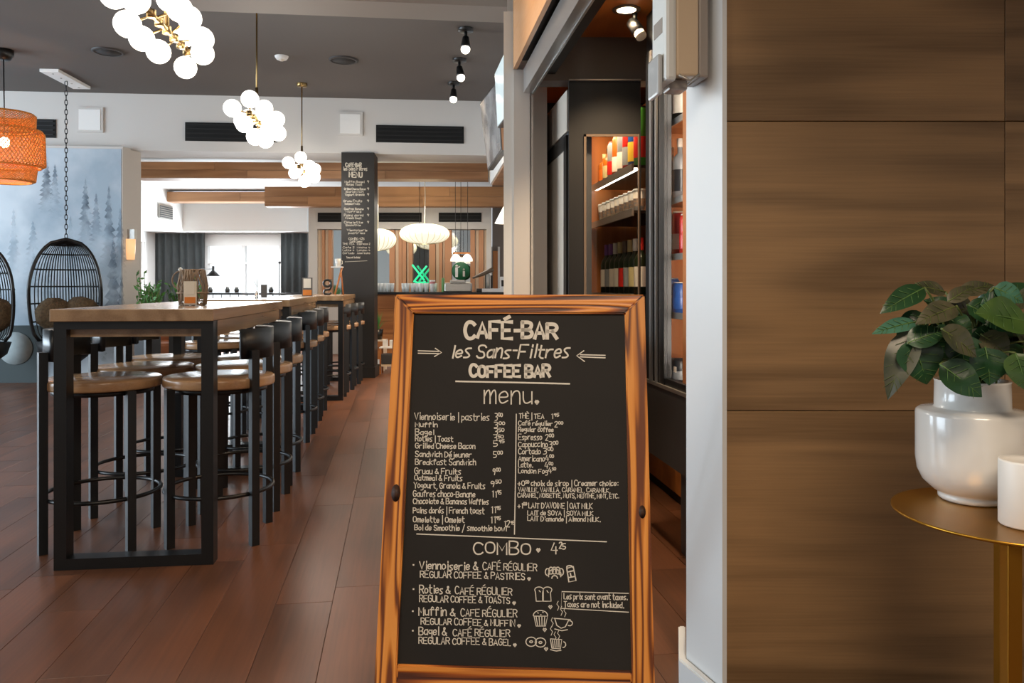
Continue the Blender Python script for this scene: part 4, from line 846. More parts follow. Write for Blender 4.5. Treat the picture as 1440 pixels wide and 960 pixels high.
rr_ = random.Random(21)
for k in range(26):
    ang = rr_.uniform(0, 2*math.pi); bx_ = 1385+rr_.uniform(-55, 60); by_ = 452+rr_.uniform(-30, 34); L_ = rr_.uniform(38, 62)
    dx_ = math.cos(ang)*L_; dy_ = abs(math.sin(ang))*L_*.7-12+(by_-440)*.25
    if bx_+dx_ < 1262: dx_ = abs(dx_)
    if by_+dy_ > 540: dy_ = 12
    PL(bx_, by_, bx_+dx_, by_+dy_, rr_.uniform(34, 52), rr_.choice(['leaf', 'leaf', 'leaf', 'leaf_bronze', 'leaf_light']), rr_.uniform(1.58, 1.74), rr_.uniform(1.56, 1.76), .2, Vector((rr_.uniform(-.4, .4), -1, rr_.uniform(.1, .6))))
# ---------------------------------------------------------------- glazed bottle case on the right, seen past the sign
def cx(D): return .69+.13*(3.43-D)      # front plane of the case
AN = math.atan(.13)
cs = thing('display_case', 'tall grey glazed bottle case behind the white jamb', 'cabinet', (cx(3.80), 3.80, 0), AN)
# local: +X into the case, -Y towards the camera
obj('base_panel', box(0, .55, -1.15, 0, .36, .69), 'case_grey', cs); obj('header_panel', box(0, .55, -1.15, 0, 2.235, 2.43), 'case_grey', cs)
obj('plinth_box', box(.035, .5, -1.15, -.385, 0, .36), 'case_grey', cs)
obj('sill', box(-.012, .55, -1.15, 0, .69, .705), 'steel', cs)
b = NB(); bx(b, -.004, .04, -.07, 0, .705, 2.235); bx(b, -.004, .03, -.275, -.20, .705, 2.235); bx(b, .0, .03, -1.15, -.275, .705, .735); obj('door_frame', b, 'black_metal', cs)
b = NB(); bx(b, -.014, -.004, -.115, -.085, .705, 2.235); bx(b, -.014, -.004, -.185, -.17, .705, 2.235); obj('door_strip', b, 'aluminium', cs)
obj('door_frame', box(.0, .02, -.20, -.07, .705, 2.235), 'black_matte', cs)
obj('door_pane', box(.008, .012, -1.15, -.275, .735, 2.235), 'pane_glass', cs)
obj('back_panel', box(.40, .42, -1.15, 0, .705, 2.235), 'panel_wood_upright', cs); obj('end_panel', box(.03, .42, -.02, 0, .705, 2.235), 'panel_wood_upright', cs)
obj('divider', box(.018, .042, -.545, -.455, .735, 2.235), 'panel_wood_upright', cs)
for z in (1.88, 1.53, 1.28, 1.02): obj('shelf', box(.05, .40, -1.15, -.02, z-.012, z), 'panel_wood', cs); obj('shelf_rail', box(.042, .05, -1.15, -.02, z-.022, z+.006), 'steel', cs)
lamp('case_fill', 'AREA', (cx(3.15)+.10, 3.15, 1.45), 7, WHITE, (math.pi/2, 0, 0), shape='RECTANGLE', size=.08, size_y=1.4)  # added strip of light, hidden by the jamb, to brighten the case shelves
mm_ = Matrix.Translation((cx(3.80), 3.80, 0)) @ Matrix.Rotation(AN, 4, 'Z')
def bottle(loc, lab, cols, h=.30, r=.037, kind='wine', group=None, rz=0):
    t = thing('bottle', lab, 'bottle', loc, rz, group)
    if kind == 'wine': pr = [(0, 0), (r, 0), (r, h*.60), (r*.8, h*.67), (r*.38, h*.75), (r*.36, h*.80)]; cap = [(r*.40, h*.78), (r*.42, h*.80), (r*.40, h), (0, h)]
    elif kind == 'spirit': pr = [(0, 0), (r, 0), (r*1.02, h*.62), (r*.85, h*.70), (r*.32, h*.76), (r*.32, h*.88)]; cap = [(r*.36, h*.86), (r*.40, h), (0, h)]
    else: pr = [(0, 0), (r, 0), (r, h*.90), (r*.8, h*.97), (0, h*.97)]; cap = [(r*.82, h*.965), (r*.8, h), (0, h)]
    b = NB(); lathe(b, pr, 16); obj('glass_body', b, cols[0], t)
    b = NB(); lathe(b, cap, 14); obj('cap', b, cols[1], t)
    b = NB(); lathe(b, [(r*1.03, h*.14), (r*1.04, h*.15), (r*1.04, h*.48), (r*1.03, h*.49)], 16); obj('label', b, cols[2], t)
    return t
PAL = {}
for k_, h_ in {'ink': '12130f', 'green_glass': '1c2a14', 'amber_glass': 'b5651c', 'purple': '8a55a8', 'pale': 'e9e4d8', 'cream': 'c9bd8a', 'brownfoil': '6a5a4a', 'redp': 'c22a22', 'orangep': 'd6702a', 'bluep': '2f5fb0', 'greenp': '4f9a3a', 'yellowp': 'd8b63a', 'greyp': '8e9498', 'darkp': '262a30', 'violetp': '4b2457'}.items(): mat(k_, h_, .3); PAL[k_] = k_
case_items = [(1.88, -.44, 'ink', 'violetp', 'pale', 'dark wine bottle with violet foil high in the right glazed case', 'wine', .30), (1.88, -.53, 'ink', 'brownfoil', 'pale', 'dark bottle with brown foil high in the right glazed case', 'wine', .29),
    (1.53, -.43, 'greyp', 'steel', 'pale', 'silver bottle on the second shelf of the right case', 'spirit', .26), (1.53, -.53, 'greyp', 'pale', 'darkp', 'pale bottle with dark label in the right case', 'spirit', .28), (1.28, -.42, 'orangep', 'redp', 'redp', 'orange and red bottle on the middle shelf of the right case', 'can', .14), (1.28, -.56, 'redp', 'pale', 'pale', 'red bottle with white label in the right case', 'can', .2),
    (1.28, -.72, 'redp', 'pale', 'redp', 'bright red can behind the wooden divider of the case', 'can', .18), (1.02, -.42, 'bluep', 'greyp', 'pale', 'blue packet shaped bottle low in the right case', 'can', .16), (1.02, -.53, 'bluep', 'pale', 'bluep', 'plain blue bottle low in the right case', 'can', .14), (.705, -.42, 'darkp', 'greyp', 'pale', 'small dark jar at the foot of the right case', 'can', .10), (.705, -.52, 'darkp', 'darkp', 'greyp', 'black jar with grey label at the foot of the case', 'can', .11)]
CY = {-.44: -.10, -.53: -.20, -.43: -.08, -.42: -.09, -.56: -.19, -.72: -.30, -.52: -.20}
for z, y, a, b_, c_, lab, kd, h in case_items: bottle(mm_ @ Vector((.095, CY[y], z+.001)), lab, (a, b_, c_), h, .036, kd)
t = thing('acrylic_tray', 'clear acrylic tray standing at the foot of the glazed case', 'tray', mm_ @ Vector((.030, -.28, .706))); t.rotation_euler = (0, 0, AN)
obj('front_wall', box(0, .003, -.25, .0, 0, .14), 'pane_glass', t); obj('tray_floor', box(.003, .02, -.25, 0, 0, .004), 'pane_glass', t)
for k in range(2): obj('price_card', box(-.002, 0, -.06-k*.11, -.03-k*.11, .06, .085), 'paper', t)
# low wooden wall under and behind the case
t = struct('trim_16', prism(NB(), [(.825+.13*(4.45-3.5), 3.5), (.825+.13*(4.45-3.5)+.05, 3.5), (.80, 5.6), (.70, 5.6)], .05, .69), 'panel_wood', label='low wooden wall beneath the glazed case')
obj('toe_kick', prism(NB(), [(.835+.13*(4.45-3.5), 3.5), (.87+.13*(4.45-3.5)+.02, 3.5), (.79, 5.6), (.71, 5.6)], 0, .05), 'black_matte', t)
# ---------------------------------------------------------------- bottle shelves behind the black frame
def sx(D): return .655-.13*(D-4.15)
su = thing('bottle_shelf_unit', 'lit bottle shelves behind the glass of the black frame', 'shelf', (sx(4.2), 4.2, 0), AN)
obj('back_board', box(.30, .32, 0, 1.0, .95, 2.3), 'panel_wood_upright', su); obj('end_board', box(-.06, .30, 1.0, 1.02, .95, 2.3), 'panel_wood_upright', su)
obj('side_post', box(-.04, -.01, .97, 1.0, .95, 2.3), 'slat_pink', su)
for z in (1.785, 1.545, 1.095):
    obj('shelf', box(.0, .30, .02, .98, z-.014, z), 'black_metal', su); obj('shelf_rail', box(-.012, .0, .02, .98, z-.03, z+.008), 'steel', su)
obj('light_strip', box(.01, .03, .04, .96, 1.762, 1.769), mat('led', 'ffffff', .4, emit=(1, .9, .75), estr=8), su)
ms = Matrix.Translation((sx(4.2), 4.2, 0)) @ Matrix.Rotation(AN, 4, 'Z')
lamp('shelf_light', 'AREA', tuple(ms @ Vector((-.12, .4, 2.15))), 5, WARM, (0, math.radians(-25), 0), shape='RECTANGLE', size=.15, size_y=.9)
top = [('amber_glass', 'cream', 'orangep', 'amber spirit bottle'), ('amber_glass', 'ink', 'cream', 'amber bottle with black cap'), ('greyp', 'redp', 'redp', 'grey and red pack'), ('orangep', 'redp', 'pale', 'orange pack'), ('greyp', 'greyp', 'pale', 'grey pack'), ('redp', 'redp', 'greyp', 'tall red pack'), ('bluep', 'darkp', 'yellowp', 'blue and yellow pack'), ('greenp', 'ink', 'redp', 'green pack with red label')]
for k, (a, b_, c_, n) in enumerate(top):
    bottle(ms @ Vector((.06, .90-k*.115, 1.787)), '%s on the top shelf behind the black frame' % n, (a, b_, c_), .20+.018*k, .038, 'spirit' if k < 2 else 'can')
cup = None
for k in range(9):
    loc = ms @ Vector((.06, .92-k*.10, 1.547))
    if cup is None:
        cup = thing('coffee_cup', 'small patterned cup on the second shelf behind the glass, first from the far end', 'cup', loc, 0, 'cups on the second bottle shelf'); b = NB(); lathe(b, [(0, 0), (.026, 0), (.037, .11), (.034, .11), (.024, .006), (0, .006)], 16); obj('cup_body', b, 'pale', cup); b = NB(); lathe(b, [(.0305, .03), (.0345, .07)], 16); obj('printed_band', b, mat('cup_print', 'c9a27a', .5, col2='6a7680', scale=60), cup)
        b = NB(); lathe(b, [(0, .125), (.036, .122), (.039, .11), (.034, .108)], 16); obj('lid', b, 'pale', cup)
    else: dup(cup, loc, None, 'small patterned cup on the second shelf behind the glass, %s from the far end' % ['', 'second', 'third', 'fourth', 'fifth', 'sixth', 'seventh', 'eighth', 'ninth'][k])
wine = [('purple', 'pale', 'with purple foil'), ('purple', 'greyp', 'with purple foil and grey label'), ('pale', 'pale', 'with white foil'), ('cream', 'pale', 'with cream foil'), ('brownfoil', 'redp', 'with brown foil and red label'), ('cream', 'greyp', 'with cream foil and grey label'), ('pale', 'cream', 'with white foil and cream label'), ('redp', 'pale', 'with red foil')]
for k, (f_, l_, n) in enumerate(wine): bottle(ms @ Vector((.07, .88-k*.108, 1.097)), 'dark wine bottle %s on the lower shelf' % n, ('green_glass', f_, l_), .31, .038, 'wine')
# downlight and track spot in the bar ceiling
p = ceil_pt(881, 13, 2.43); t = thing('recessed_light', 'bright recessed downlight in the orange bar ceiling', 'light', p); b = NB(); lathe(b, [(0, -.004), (.045, -.004)], 24); obj('lens', b, 'bulb_glow', t); b = NB(); lathe(b, [(.045, -.006), (.065, -.005), (.066, 0)], 24); obj('rim', b, 'brownfoil', t)
lamp('downlight', 'SPOT', p+Vector((0, 0, -.03)), 45, WARM, (0, 0, 0), spot_size=1.9, spot_blend=.6, shadow_soft_size=.04)
p = W(893, 42, 3.75); p.z = 2.43; t = thing('track_spotlight', 'black and white spotlight under the bar ceiling by the case', 'light', p)
b = NB(); tube(b, [(0, 0, 0), (0, 0, -.05)], .012); obj('stem', b, 'black_metal', t); b = NB(); tube(b, [(-.01, .02, -.04), (.015, -.02, -.10)], .03, 14); obj('lamp_head', b, 'black_metal', t); b = NB(); tube(b, [(.015, -.02, -.10), (.025, -.035, -.125)], .026, 14); obj('lens', b, 'paper', t)
# bar counter hidden mostly by the sign
t = thing('bar_counter', 'wooden bar counter in the opening behind the sign', 'counter'); obj('front', runner(.03, .10, 3.1, 4.3, 0, .90), 'bar_ceiling_wood', t); obj('worktop', runner(-.02, .20, 3.08, 4.34, .90, .94), 'table_wood', t)
# ---------------------------------------------------------------- hanging screens
def screen(name, TL, TR, BL, BR, Df, Dn, lab, art):
    P = [W(*TL, Df), W(*TR, Dn), W(*BR, Dn), W(*BL, Df)]; c = sum(P, Vector())/4; t = thing(name, lab, 'screen', c)
    n = (P[1]-P[0]).cross(P[3]-P[0]).normalized()
    if n.y > 0: n = -n
    def quad(k, off, th):
        q = [c+(p-c)*k-c for p in P]; return hexa(NB(), [v+n*off for v in q]+[v+n*(off-th) for v in q])
    obj('casing', quad(1, 0, .05), 'black_metal', t); obj('picture', quad(.95, .004, .003), art, t)
    b = NB(); tube(b, [-n*.05, -n*.05+Vector((.12, .02, .05)), Vector((.02-c.x, .15, .1))], .018, 8); obj('wall_bracket', b, 'black_metal', t)
    obj('side_edge', hexa(NB(), [v-c+w_ for w_ in (n*-.002, n*-.048) for v in (P[1]+Vector((.0, -.004, 0)), P[1]+Vector((.012, -.004, 0)), P[2]+Vector((.012, -.004, 0)), P[2]+Vector((0, -.004, 0)))]), 'slat_pink', t)
    return t
mat('screen_art', '8b8d8f', .25, col2='3c3e42', scale=5, emit=(.1, .1, .1), estr=.3)
screen('hanging_screen', (675, 145), (700, 112), (686, 240), (706, 211), 7.3, 6.5, 'tilted screen with a grey swirling picture, hanging before the post', 'screen_art')
mat('screen_pale', 'b9c9cc', .2, emit=(.6, .7, .72), estr=.4)
screen('hanging_screen', (696, 103), (712, 68), (700, 180), (712, 165), 6.3, 5.5, 'pale bright screen hanging nearer, mostly hidden by the post', 'screen_pale')
# ---------------------------------------------------------------- things on the high tables
def ontable(px, D): return Vector((X(px, D), D, 1.0505))
def menu_holder(px, D, w, h, lab, prints):
    t = thing('menu_holder', lab, 'menu holder', ontable(px, D), .1); obj('foot', box(-w/2, w/2, -.03, .03, 0, .004), 'clear', t); obj('card', box(-w/2, w/2, .004, .007, .006, h), prints[0], t); obj('print', box(-w*.42, w*.42, .001, .004, .012, h*.36), prints[1], t); obj('print', box(-w*.36, w*.36, .001, .004, h*.46, h*.95), prints[2], t); return t
menu_holder(267, 3.72, .058, .115, 'upright table card with an orange foot print beside the twig pitcher', ('paper', 'orange_print', 'paper'))
menu_holder(371, 6.0, .045, .105, 'small grey table card on the middle high table', ('grey_print', 'grey_print', 'grey_print'))
menu_holder(432, 7.05, .09, .17, 'table card with grey and orange picture near the end of the middle table', ('grey_print', 'orange_print', 'paper'))
t = thing('twig_pitcher', 'pitcher of woven twigs with a round handle on the near table', 'pitcher', ontable(271, 3.86), 0); r = random.Random(5); b = NB()
for k in range(90):
    a = r.uniform(0, 6.28); a2 = a+r.uniform(-1.1, 1.1); am = (a+a2)/2+r.uniform(-.2, .2); tube(b, [(.062*math.cos(a), .062*math.sin(a), .002), (.070*math.cos(am), .070*math.sin(am), .09), (.056*math.cos(a2), .056*math.sin(a2), .17)], .0024, 4)
for z, rr in ((.004, .062), (.06, .071), (.17, .052)): tube(b, [(rr*math.cos(i*.524), rr*math.sin(i*.524), z) for i in range(12)], .004, 5, closed=True)
o = obj('woven_body', b, 'twig', t); o['kind'] = 'stuff'
b = NB(); tube(b, [(-.055+.045*math.cos(math.radians(a)), 0, .12+.045*math.sin(math.radians(a))) for a in range(40, 330, 20)], .0035, 6); obj('handle', b, 'twig', t); b = NB(); ball(b, (-.048, -.03, .172), .010, 10); obj('knot_bead', b, 'ceramic', t)
t = thing('bud_vase', 'tiny bud vase with a twig on the middle table', 'vase', ontable(361, 6.1)); b = NB(); lathe(b, [(0, 0), (.014, 0), (.016, .03), (.006, .05), (.006, .06)], 12); obj('body', b, 'clear', t); b = NB(); tube(b, [(0, 0, .01), (.005, 0, .08), (.0, 0, .15)], .0018, 5); tube(b, [(.003, 0, .09), (-.02, 0, .13), (-.03, 0, .12)], .0015, 5); obj('sprig', b, 'stem', t)
t = thing('letter_ornament', 'dark freestanding letter ornament on the farthest high table', 'ornament', ontable(461, 8.15)); 
b = NB(); n = 20; tube(b, [(.038*math.cos(2*math.pi*i/n)-.005, 0, .125+.034*math.sin(2*math.pi*i/n)) for i in range(n)], .012, 8, closed=True); tube(b, [(.035, 0, .165), (.035, 0, .09), (.02, 0, .06), (-.03, 0, .055), (-.042, 0, .03), (-.03, 0, .013), (.02, 0, .013), (.036, 0, .03)], .011, 8); obj('letter', b, 'ink', t)
t = thing('wooden_easel', 'slanted wooden stand with a white cup on top, end of the farthest table', 'stand', ontable(474, 8.8)); b = NB(); tube(b, [(-.02, -.02, 0), (.05, .02, .30)], .011, 4); tube(b, [(.06, .05, 0), (.035, .02, .28)], .010, 4); obj('legs', b, 'panel_wood_upright', t); obj('plate', box(-.06, .06, -.04, .06, .30, .312), 'white_bright', t); 
t = thing('white_cup', 'white cup on the slanted wooden stand', 'cup', ontable(474, 8.8)+Vector((.01, 0, .313))); b = NB(); lathe(b, [(0, 0), (.026, 0), (.034, .085), (.031, .085), (.022, .005), (0, .005)], 16); obj('cup_body', b, 'ceramic', t); b = NB(); tube(b, [(.03, 0, .065), (.048, 0, .06), (.048, 0, .03), (.026, 0, .022)], .004, 6); obj('handle', b, 'ceramic', t)
# ---------------------------------------------------------------- far plants
def bush(x, y, z0, w, h, lab, seed, n=70):
    t = thing('leafy_plant', lab, 'plant', (x, y, 0)); r = random.Random(seed)
    obj('planter', box(-w*.5, w*.5, -.13, .13, 0, z0, .01), 'case_grey', t); obj('soil', box(-w*.47, w*.47, -.11, .11, z0-.03, z0+.004), 'soil', t)
    b = NB(); b2 = NB()
    for k in range(n):
        a = r.uniform(-w*.45, w*.45); c = r.uniform(-.09, .09); hh = h*r.uniform(.5, 1)*(1 if k % 9 else 1.35); lx, ly = r.uniform(-.12, .12), r.uniform(-.1, .1)
        P = [Vector((a+lx*u, c+ly*u, z0+hh*u)) for u in (0, .33, .66, 1)]; tube(b2, P, .004, 4)
        for j in range(8):
            u = .25+.1*j; q = P[0].lerp(P[3], u); d = Vector((r.uniform(-1, 1), r.uniform(-1, 1), r.uniform(.1, 1))).normalized()*r.uniform(.05, .085); sd = d.cross(Vector((r.uniform(-1, 1), 1, 0))).normalized()*.014
            vs = [b.verts.new(p) for p in (q, q+d*.5+sd, q+d, q+d*.5-sd)]; b.faces.new(vs)
    o = obj('foliage', b, 'leaf_far', t); o['kind'] = 'stuff'; obj('stems', b2, 'stem', t)['kind'] = 'stuff'
mat('leaf_far', '5f9a4a', .5, col2='2f5a2c', scale=9)
bush(X(201, 9.2), 9.32, .78, .20, .40, 'tall leafy plant in a grey planter by the end of the mural wall', 1, 36)
bush(X(240, 9.2), 9.62, .84, .30, .34, 'low bushy plant in a grey planter behind the near table', 2, 46)
# ---------------------------------------------------------------- far room furniture
t = thing('leather_armchair', 'tan leather armchair seen under the near table', 'armchair', (X(228, 10.8), 10.9, 0), .2)
obj('seat', box(-.36, .36, -.35, .33, .2, .40, .05), 'leather', t); obj('backrest', box(-.36, .36, .26, .42, .3, .74, .06), 'leather', t)
for sx_ in (-1, 1): obj('armrest', box(min(sx_*.36, sx_*.26), max(sx_*.36, sx_*.26), -.36, .36, .2, .56, .04), 'leather', t)
for a in (-.3, .3):
    for c in (-.3, .3): obj('leg', box(a-.02, a+.02, c-.02, c+.02, 0, .2), 'black_metal', t)
def cafe_table(px, D, lab):
    t = thing('cafe_table', lab, 'table', (X(px, D), D, 0)); b = NB(); lathe(b, [(0, .715), (.36, .715), (.37, .725), (.36, .74), (0, .74)], 32); obj('tabletop', b, 'white_bright', t); b = NB(); tube(b, [(0, 0, .02), (0, 0, .715)], .03); obj('pedestal', b, 'black_metal', t); b = NB(); lathe(b, [(0, 0), (.24, 0), (.24, .012), (.03, .03), (0, .03)], 24); obj('base', b, 'black_metal', t)
def cafe_chair(px, D, rz, lab):
    t = thing('cafe_chair', lab, 'chair', (X(px, D), D, 0), rz); obj('seat', box(-.21, .21, -.21, .21, .43, .46, .01), 'black_metal', t); obj('backrest', box(-.2, .2, .19, .22, .66, .84, .01), 'black_metal', t)
    for a in (-.18, .18):
        for c in (-.18, .2): obj('leg', box(a-.015, a+.015, c-.015, c+.015, 0, .43 if c < 0 else .68), 'black_metal', t)
cafe_table(278, 12.4, 'round white cafe table in the far room, left one'); cafe_table(352, 13.2, 'round white cafe table before the bright window')
cafe_chair(277, 10.4, 3.3, 'black cafe chair beside the tan armchair'); cafe_chair(305, 11.2, 2.9, 'black cafe chair left of the window table'); cafe_chair(340, 12.1, 3.1, 'black cafe chair before the window table'); cafe_chair(392, 13.0, 2.6, 'black cafe chair right of the window table')
t = thing('railing', 'low black railing before the far window', 'railing', (0, 0, 0)); D = 14.9
for z in (Z(413, D), Z(423.5, D)): b = NB(); tube(b, [(X(284, D), D, z), (X(452, D), D, z)], .022, 6); obj('rail', b, 'black_metal', t)
for k in range(14): x = X(288+k*12, D); obj('baluster', box(x-.008, x+.008, D-.01, D+.01, 0, Z(413, D)), 'black_metal', t)
for px, dx in ((296, .02), (320, 0), (333, .03), (381, .0)):
    t = thing('glass_jar', {296: 'small dark jar on the railing, leftmost', 320: 'dark glass on the railing left of the window bar', 333: 'dark glass on the railing before the window bar', 381: 'dark bowl on the railing, rightmost'}[px], 'jar', (X(px, 14.9), 14.9, Z(413, 14.9)+.022)); b = NB(); lathe(b, [(0, 0), (.04, 0), (.055, .05), (.03, .09), (.03, .10)], 14); obj('body', b, 'ink', t); b = NB(); lathe(b, [(.03, .10), (.034, .10), (.034, .115), (0, .115)], 12); obj('lid', b, 'steel', t)
t = thing('reading_lamp', 'black cone floor lamp with a long arm before the bright window', 'lamp', (X(280, 13.6), 13.6, 0)); b = NB(); lathe(b, [(0, 0), (.15, 0), (.15, .02), (0, .03)], 20); obj('base', b, 'black_metal', t); b = NB(); tube(b, [(0, 0, .02), (0, 0, Z(378, 13.6)), (X(300, 13.6)-X(280, 13.6), 0, Z(378, 13.6))], .009, 6); obj('arm', b, 'black_metal', t)
b = NB(); lathe(b, [(.02, Z(374, 13.6)), (.025, Z(380, 13.6)), (.115, Z(387.5, 13.6)), (.11, Z(388, 13.6)), (.02, Z(381, 13.6))], 20, (X(300, 13.6)-X(280, 13.6), 0, 0)); obj('lamp_shade', b, 'black_metal', t)
t = thing('microphone_stand', 'thin black stand before the right side of the window', 'stand', (X(393, 13.6), 13.6, 0)); b = NB(); tube(b, [(0, 0, 0), (0, 0, Z(369, 13.6))], .008, 6); obj('pole', b, 'black_metal', t); b = NB(); lathe(b, [(0, 0), (.12, 0), (.12, .015), (0, .02)], 16); obj('base', b, 'black_metal', t); b = NB(); ball(b, (0, 0, Z(369, 13.6)), .025, 8); obj('tip', b, 'black_metal', t)
# ---------------------------------------------------------------- saucer pendants and cone lamp
def saucer(px, py0, py1, wpx, D, lab):
    t = thing('saucer_pendant', lab, 'lamp', (X(px, D), D, Z((py0+py1)/2, D)), 0, 'cream saucer pendants'); hh = (py1-py0)*D/F/2; r = wpx*D/F/2
    pr = [(.04, hh)]+[(r*math.sin(math.radians(a))**.8, hh*math.cos(math.radians(a))) for a in range(15, 171, 9)]+[(.06, -hh)]
    b = NB(); lathe(b, pr, 40); obj('lamp_shade', b, 'saucer_shade', t)
    b = NB()
    for k in range(24):
        a = k*math.pi/12; tube(b, [(rr*1.004*math.cos(a), rr*1.004*math.sin(a), z*1.01) for rr, z in pr], .0035, 3)
    o = obj('ribs', b, mat('rib_cream_%d' % px, 'e0d8b4', .6), t)
    zt_ = (2.92 if D > 11.5 else 2.64)-t.location.z; b = NB(); tube(b, [(0, 0, hh), (.01, 0, zt_*.6), (0, 0, zt_)], .006, 6); obj('cord', b, 'paper', t); b = NB(); lathe(b, [(0, zt_-.03), (.05, zt_-.03), (.05, zt_)], 16); obj('canopy', b, 'paper', t)
saucer(597, 315, 343, 70, 12.5, 'cream saucer pendant hanging before the mirror wall, right one'); saucer(531, 322, 352, 52, 12.2, 'cream saucer pendant partly behind the menu pillar')
D = 7.6; t = thing('cone_pendant', 'white cone pendant lamp half hidden by the post', 'lamp', (X(714, D), D, 0)); b = NB(); lathe(b, [(.03, Z(288, D)), (.04, Z(290, D)), (.125, Z(314, D)), (.12, Z(314, D)), (.03, Z(291, D))], 28); obj('lamp_shade', b, 'cone_shade', t); b = NB(); tube(b, [(0, 0, Z(289, D)), (0, 0, ZC)], .005, 6); obj('cord', b, 'black_metal', t)
# ---------------------------------------------------------------- back counter and what stands on it
BC = 11.4; zc_ = Z(410.5, BC)
t = thing('back_counter', 'orange wooden back counter beyond the pillar', 'counter', (0, 0, 0)); x0, x1 = X(500, BC), X(722, BC)
obj('worktop', box(x0, x1, BC-.05, BC+.6, zc_-.035, zc_), 'black_metal', t)
for k in range(5): z0 = .1+k*.182; obj('board', box(x0, x1, BC, BC+.02, z0+.002, z0+.180), 'panel_wood', t)
obj('body', box(x0, x1, BC+.02, BC+.55, .1, zc_-.035), 'panel_wood', t); obj('plinth', box(x0, x1, BC-.02, BC+.5, 0, .1), 'white_bright', t)
def onc(px, dy=.0): return Vector((X(px, BC+.15), BC+.15+dy, zc_+.001))
gl0 = None; ORD = ['first', 'second', 'third', 'fourth', 'fifth', 'sixth', 'seventh', 'eighth', 'ninth', 'tenth', 'eleventh', 'twelfth']
for k, px in enumerate((530, 535, 540, 546, 551, 567, 573, 580, 586, 592, 599, 611)):
    if gl0 is None:
        gl0 = thing('drinking_glass', 'drinking glass on the back counter, first from the menu pillar', 'glass', onc(px), 0, 'glasses on the back counter'); b = NB(); lathe(b, [(0, 0), (.026, 0), (.034, .125), (.031, .125), (.024, .008), (0, .008)], 16); obj('glass_body', b, mat('milk_glass', 'e8ecec', .1, alpha=.75), gl0)
    else: o = dup(gl0, onc(px, .03*(k % 3)), None, 'drinking glass on the back counter, %s from the menu pillar' % ORD[k])
t = thing('paper_cup', 'tall white and pink cup right of the glasses on the back counter', 'cup', onc(609, -.1)); b = NB(); lathe(b, [(0, 0), (.03, 0), (.04, .17), (.036, .17), (.027, .005), (0, .005)], 16); obj('cup_body', b, 'white_bright', t); b = NB(); lathe(b, [(.0405, .12), (.042, .15)], 16); obj('pink_band', b, mat('pink_p', 'd88a8a', .5), t)
t = thing('counter_machine', 'low steel machine with a green edge on the back counter', 'machine', onc(645)); obj('body', box(-.2, .19, -.1, .15, 0, .13, .015), 'steel', t); obj('tray', box(-.12, .1, -.08, .1, .13, .17, .01), 'steel_light', t); obj('green_edge', box(-.24, -.21, -.1, .1, .0, .2, .004), mat('edge_green', '6fae6a', .3), t)  # green edge is a plain colour without emission
t = thing('beer_tap', 'black and chrome beer tap on the back counter by the post', 'tap', onc(684)); obj('tap_base', box(-.14, .12, -.1, .1, 0, .05, .008), 'black_metal', t); b = NB(); tube(b, [(.02, 0, .05), (.02, 0, .26)], .032, 14); obj('column', b, 'steel_light', t)
b = NB(); bx(b, -.02, -.005, -.02, .02, .05, .25); bx(b, .06, .09, -.02, .02, .05, .24); obj('side_column', b, 'black_metal', t); b = NB(); tube(b, [(-.20, -.02, .20), (-.05, -.02, .26), (.10, -.02, .33)], .024, 10, rs=[.014, .03, .035]); obj('handle', b, 'brownfoil', t)
t = thing('white_tray', 'bright white tray on the back counter before the tap', 'tray', onc(694, -.13)); obj('tray_floor', box(-.16, .20, -.06, .02, 0, .012, .003), 'white_bright', t); obj('tray_rim', box(-.16, .20, -.065, -.06, 0, .05), 'white_bright', t)
t = thing('card_reader', 'small white terminal on the back counter beside the post', 'terminal', onc(708)); obj('body', box(-.05, .04, -.04, .04, 0, .22, .01), 'white_bright', t); obj('display', box(-.03, .02, -.043, -.04, .08, .17), 'ink', t)
# round green logo sign and green neon, hanging before the mirrors
D = 13.15; t = thing('round_logo_sign', 'round dark green sign with two white figures before the mirror wall', 'sign', W(648, 381, D)); b = NB(); lathe(b, [(0, 0), (.145, 0), (.15, .02), (.145, .03), (0, .03)], 40); o = obj('disc', b, 'green_sign', t); o.rotation_euler = (math.pi/2, 0, 0)
b = NB(); bx(b, -.09, -.045, -.036, -.031, -.10, .06); ball(b, (-.065, -.033, .085), .024, 10, .9); obj('white_figure', b, 'white_bright', t); b = NB(); bx(b, .035, .07, -.036, -.031, -.09, .0); ball(b, (.052, -.033, .025), .018, 10, .9); obj('grey_figure', b, 'steel_light', t); b = NB(); tube(b, [(-.06, -.034, .05), (-.01, -.034, .075)], .010, 6); obj('white_arm', b, 'white_bright', t)
b = NB(); tube(b, [(0, .01, .14), (0, .01, 2.92-t.location.z)], .004, 5); obj('hanger', b, 'black_metal', t)
t = thing('neon_sign', 'green crossed neon sign hanging before the mirror wall', 'sign', W(590, 384, D)); b = NB(); tube(b, [(-.12, 0, .14), (.08, 0, -.12)], .016, 8); tube(b, [(.12, 0, .12), (-.08, 0, -.12)], .016, 8); tube(b, [(-.10, 0, -.13), (0, 0, -.17), (.10, 0, -.14)], .016, 8); obj('neon_tube', b, 'green_neon', t); b = NB(); tube(b, [(0, .01, -.03), (0, .01, 2.92-t.location.z)], .004, 5); obj('hanger', b, 'black_metal', t)
D = 12.9; t = thing('twin_shade_lamp', 'hanging lamp with two white dome shades above the round sign', 'lamp', W(649, 357, D))
obj('crossbar', box(-.14, .14, -.01, .01, .0, .03), 'panel_wood', t)
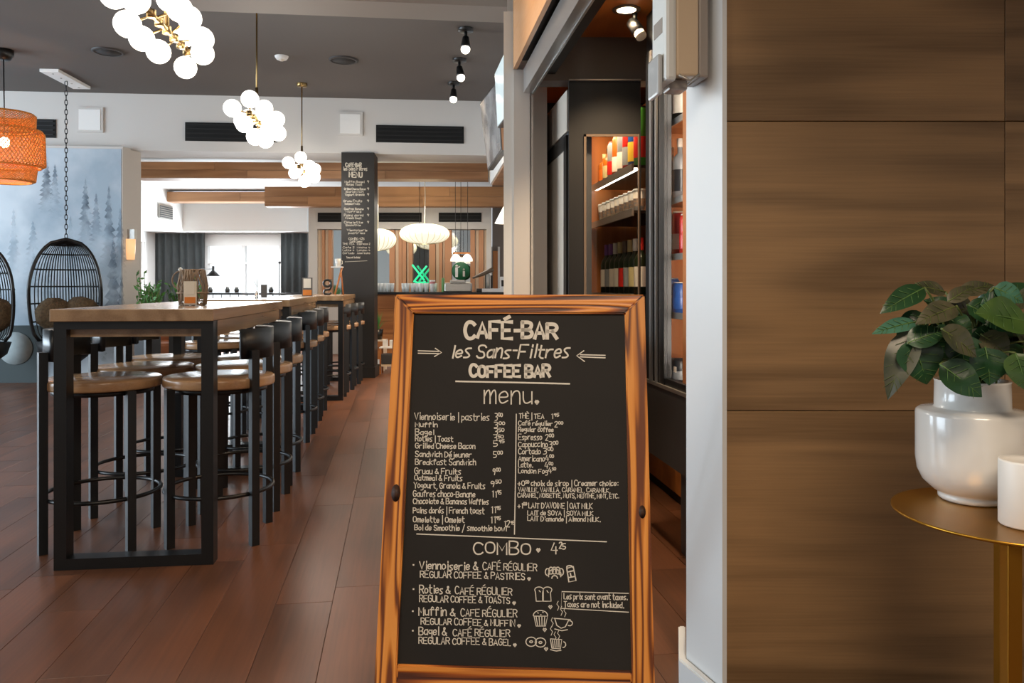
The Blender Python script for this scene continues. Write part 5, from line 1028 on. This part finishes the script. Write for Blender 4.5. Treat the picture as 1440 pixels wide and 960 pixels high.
for sx_ in (-1, 1): b = NB(); lathe(b, [(.015, 0), (.05, -.02), (.085, -.075), (.09, -.12), (.085, -.12), (.0, -.02)], 20, (sx_*.092, 0, 0)); obj('lamp_shade', b, 'cone_shade', t)
b = NB(); tube(b, [(-.1, 0, .03), (-.1, 0, 2.92-t.location.z)], .004, 5); tube(b, [(.1, 0, .03), (.1, 0, 2.92-t.location.z)], .004, 5); obj('cord', b, 'black_metal', t)
# plant and tray stand below the counter
D = 10.9; t = thing('grass_plant', 'spiky dark plant in a pot before the back counter', 'plant', (X(531, D), D, 0)); b = NB(); lathe(b, [(0, .42), (.06, .42), (.08, .56), (.07, .56), (0, .54)], 16); obj('pot', b, 'ink', t); b = NB(); r = random.Random(9)
for k in range(40):
    a = r.uniform(0, 6.28); q = r.uniform(.03, .14); vs = [b.verts.new(p) for p in ((-.006, 0, .55), (.006, 0, .55), (q*math.cos(a), q*math.sin(a), .62+r.uniform(.06, .22)))]; b.faces.new(vs)
obj('foliage', b, 'leaf_far', t)['kind'] = 'stuff'; b = NB()
for a in (-.1, .1): bx(b, a-.012, a+.012, -.1, -.08, 0, .40); bx(b, a-.012, a+.012, .08, .1, 0, .40)
bx(b, -.12, .12, -.12, .12, .40, .42); obj('stand', b, 'slat_pale', t)
t = thing('stacked_trays', 'white trays and dark basket on a wooden rack before the back counter', 'rack', (X(543, D)+.10, D-.42, 0)); obj('top_tray', box(-.11, .1, -.1, .1, .335, .35), 'white_bright', t)
b = NB(); bx(b, -.07, -.01, -.06, .0, .35, .44); bx(b, .02, .08, -.06, .0, .35, .44); obj('white_boxes', b, 'white_bright', t); obj('dark_basket', box(-.09, .09, -.09, .09, .13, .26, .01), 'case_grey', t); obj('lower_shelf', box(-.11, .1, -.1, .1, .10, .125), 'slat_pale', t)
for a in (-.105, .09): obj('leg', box(a, a+.02, -.1, -.08, 0, .335), 'panel_wood_upright', t); obj('leg', box(a, a+.02, .08, .1, 0, .335), 'panel_wood_upright', t)
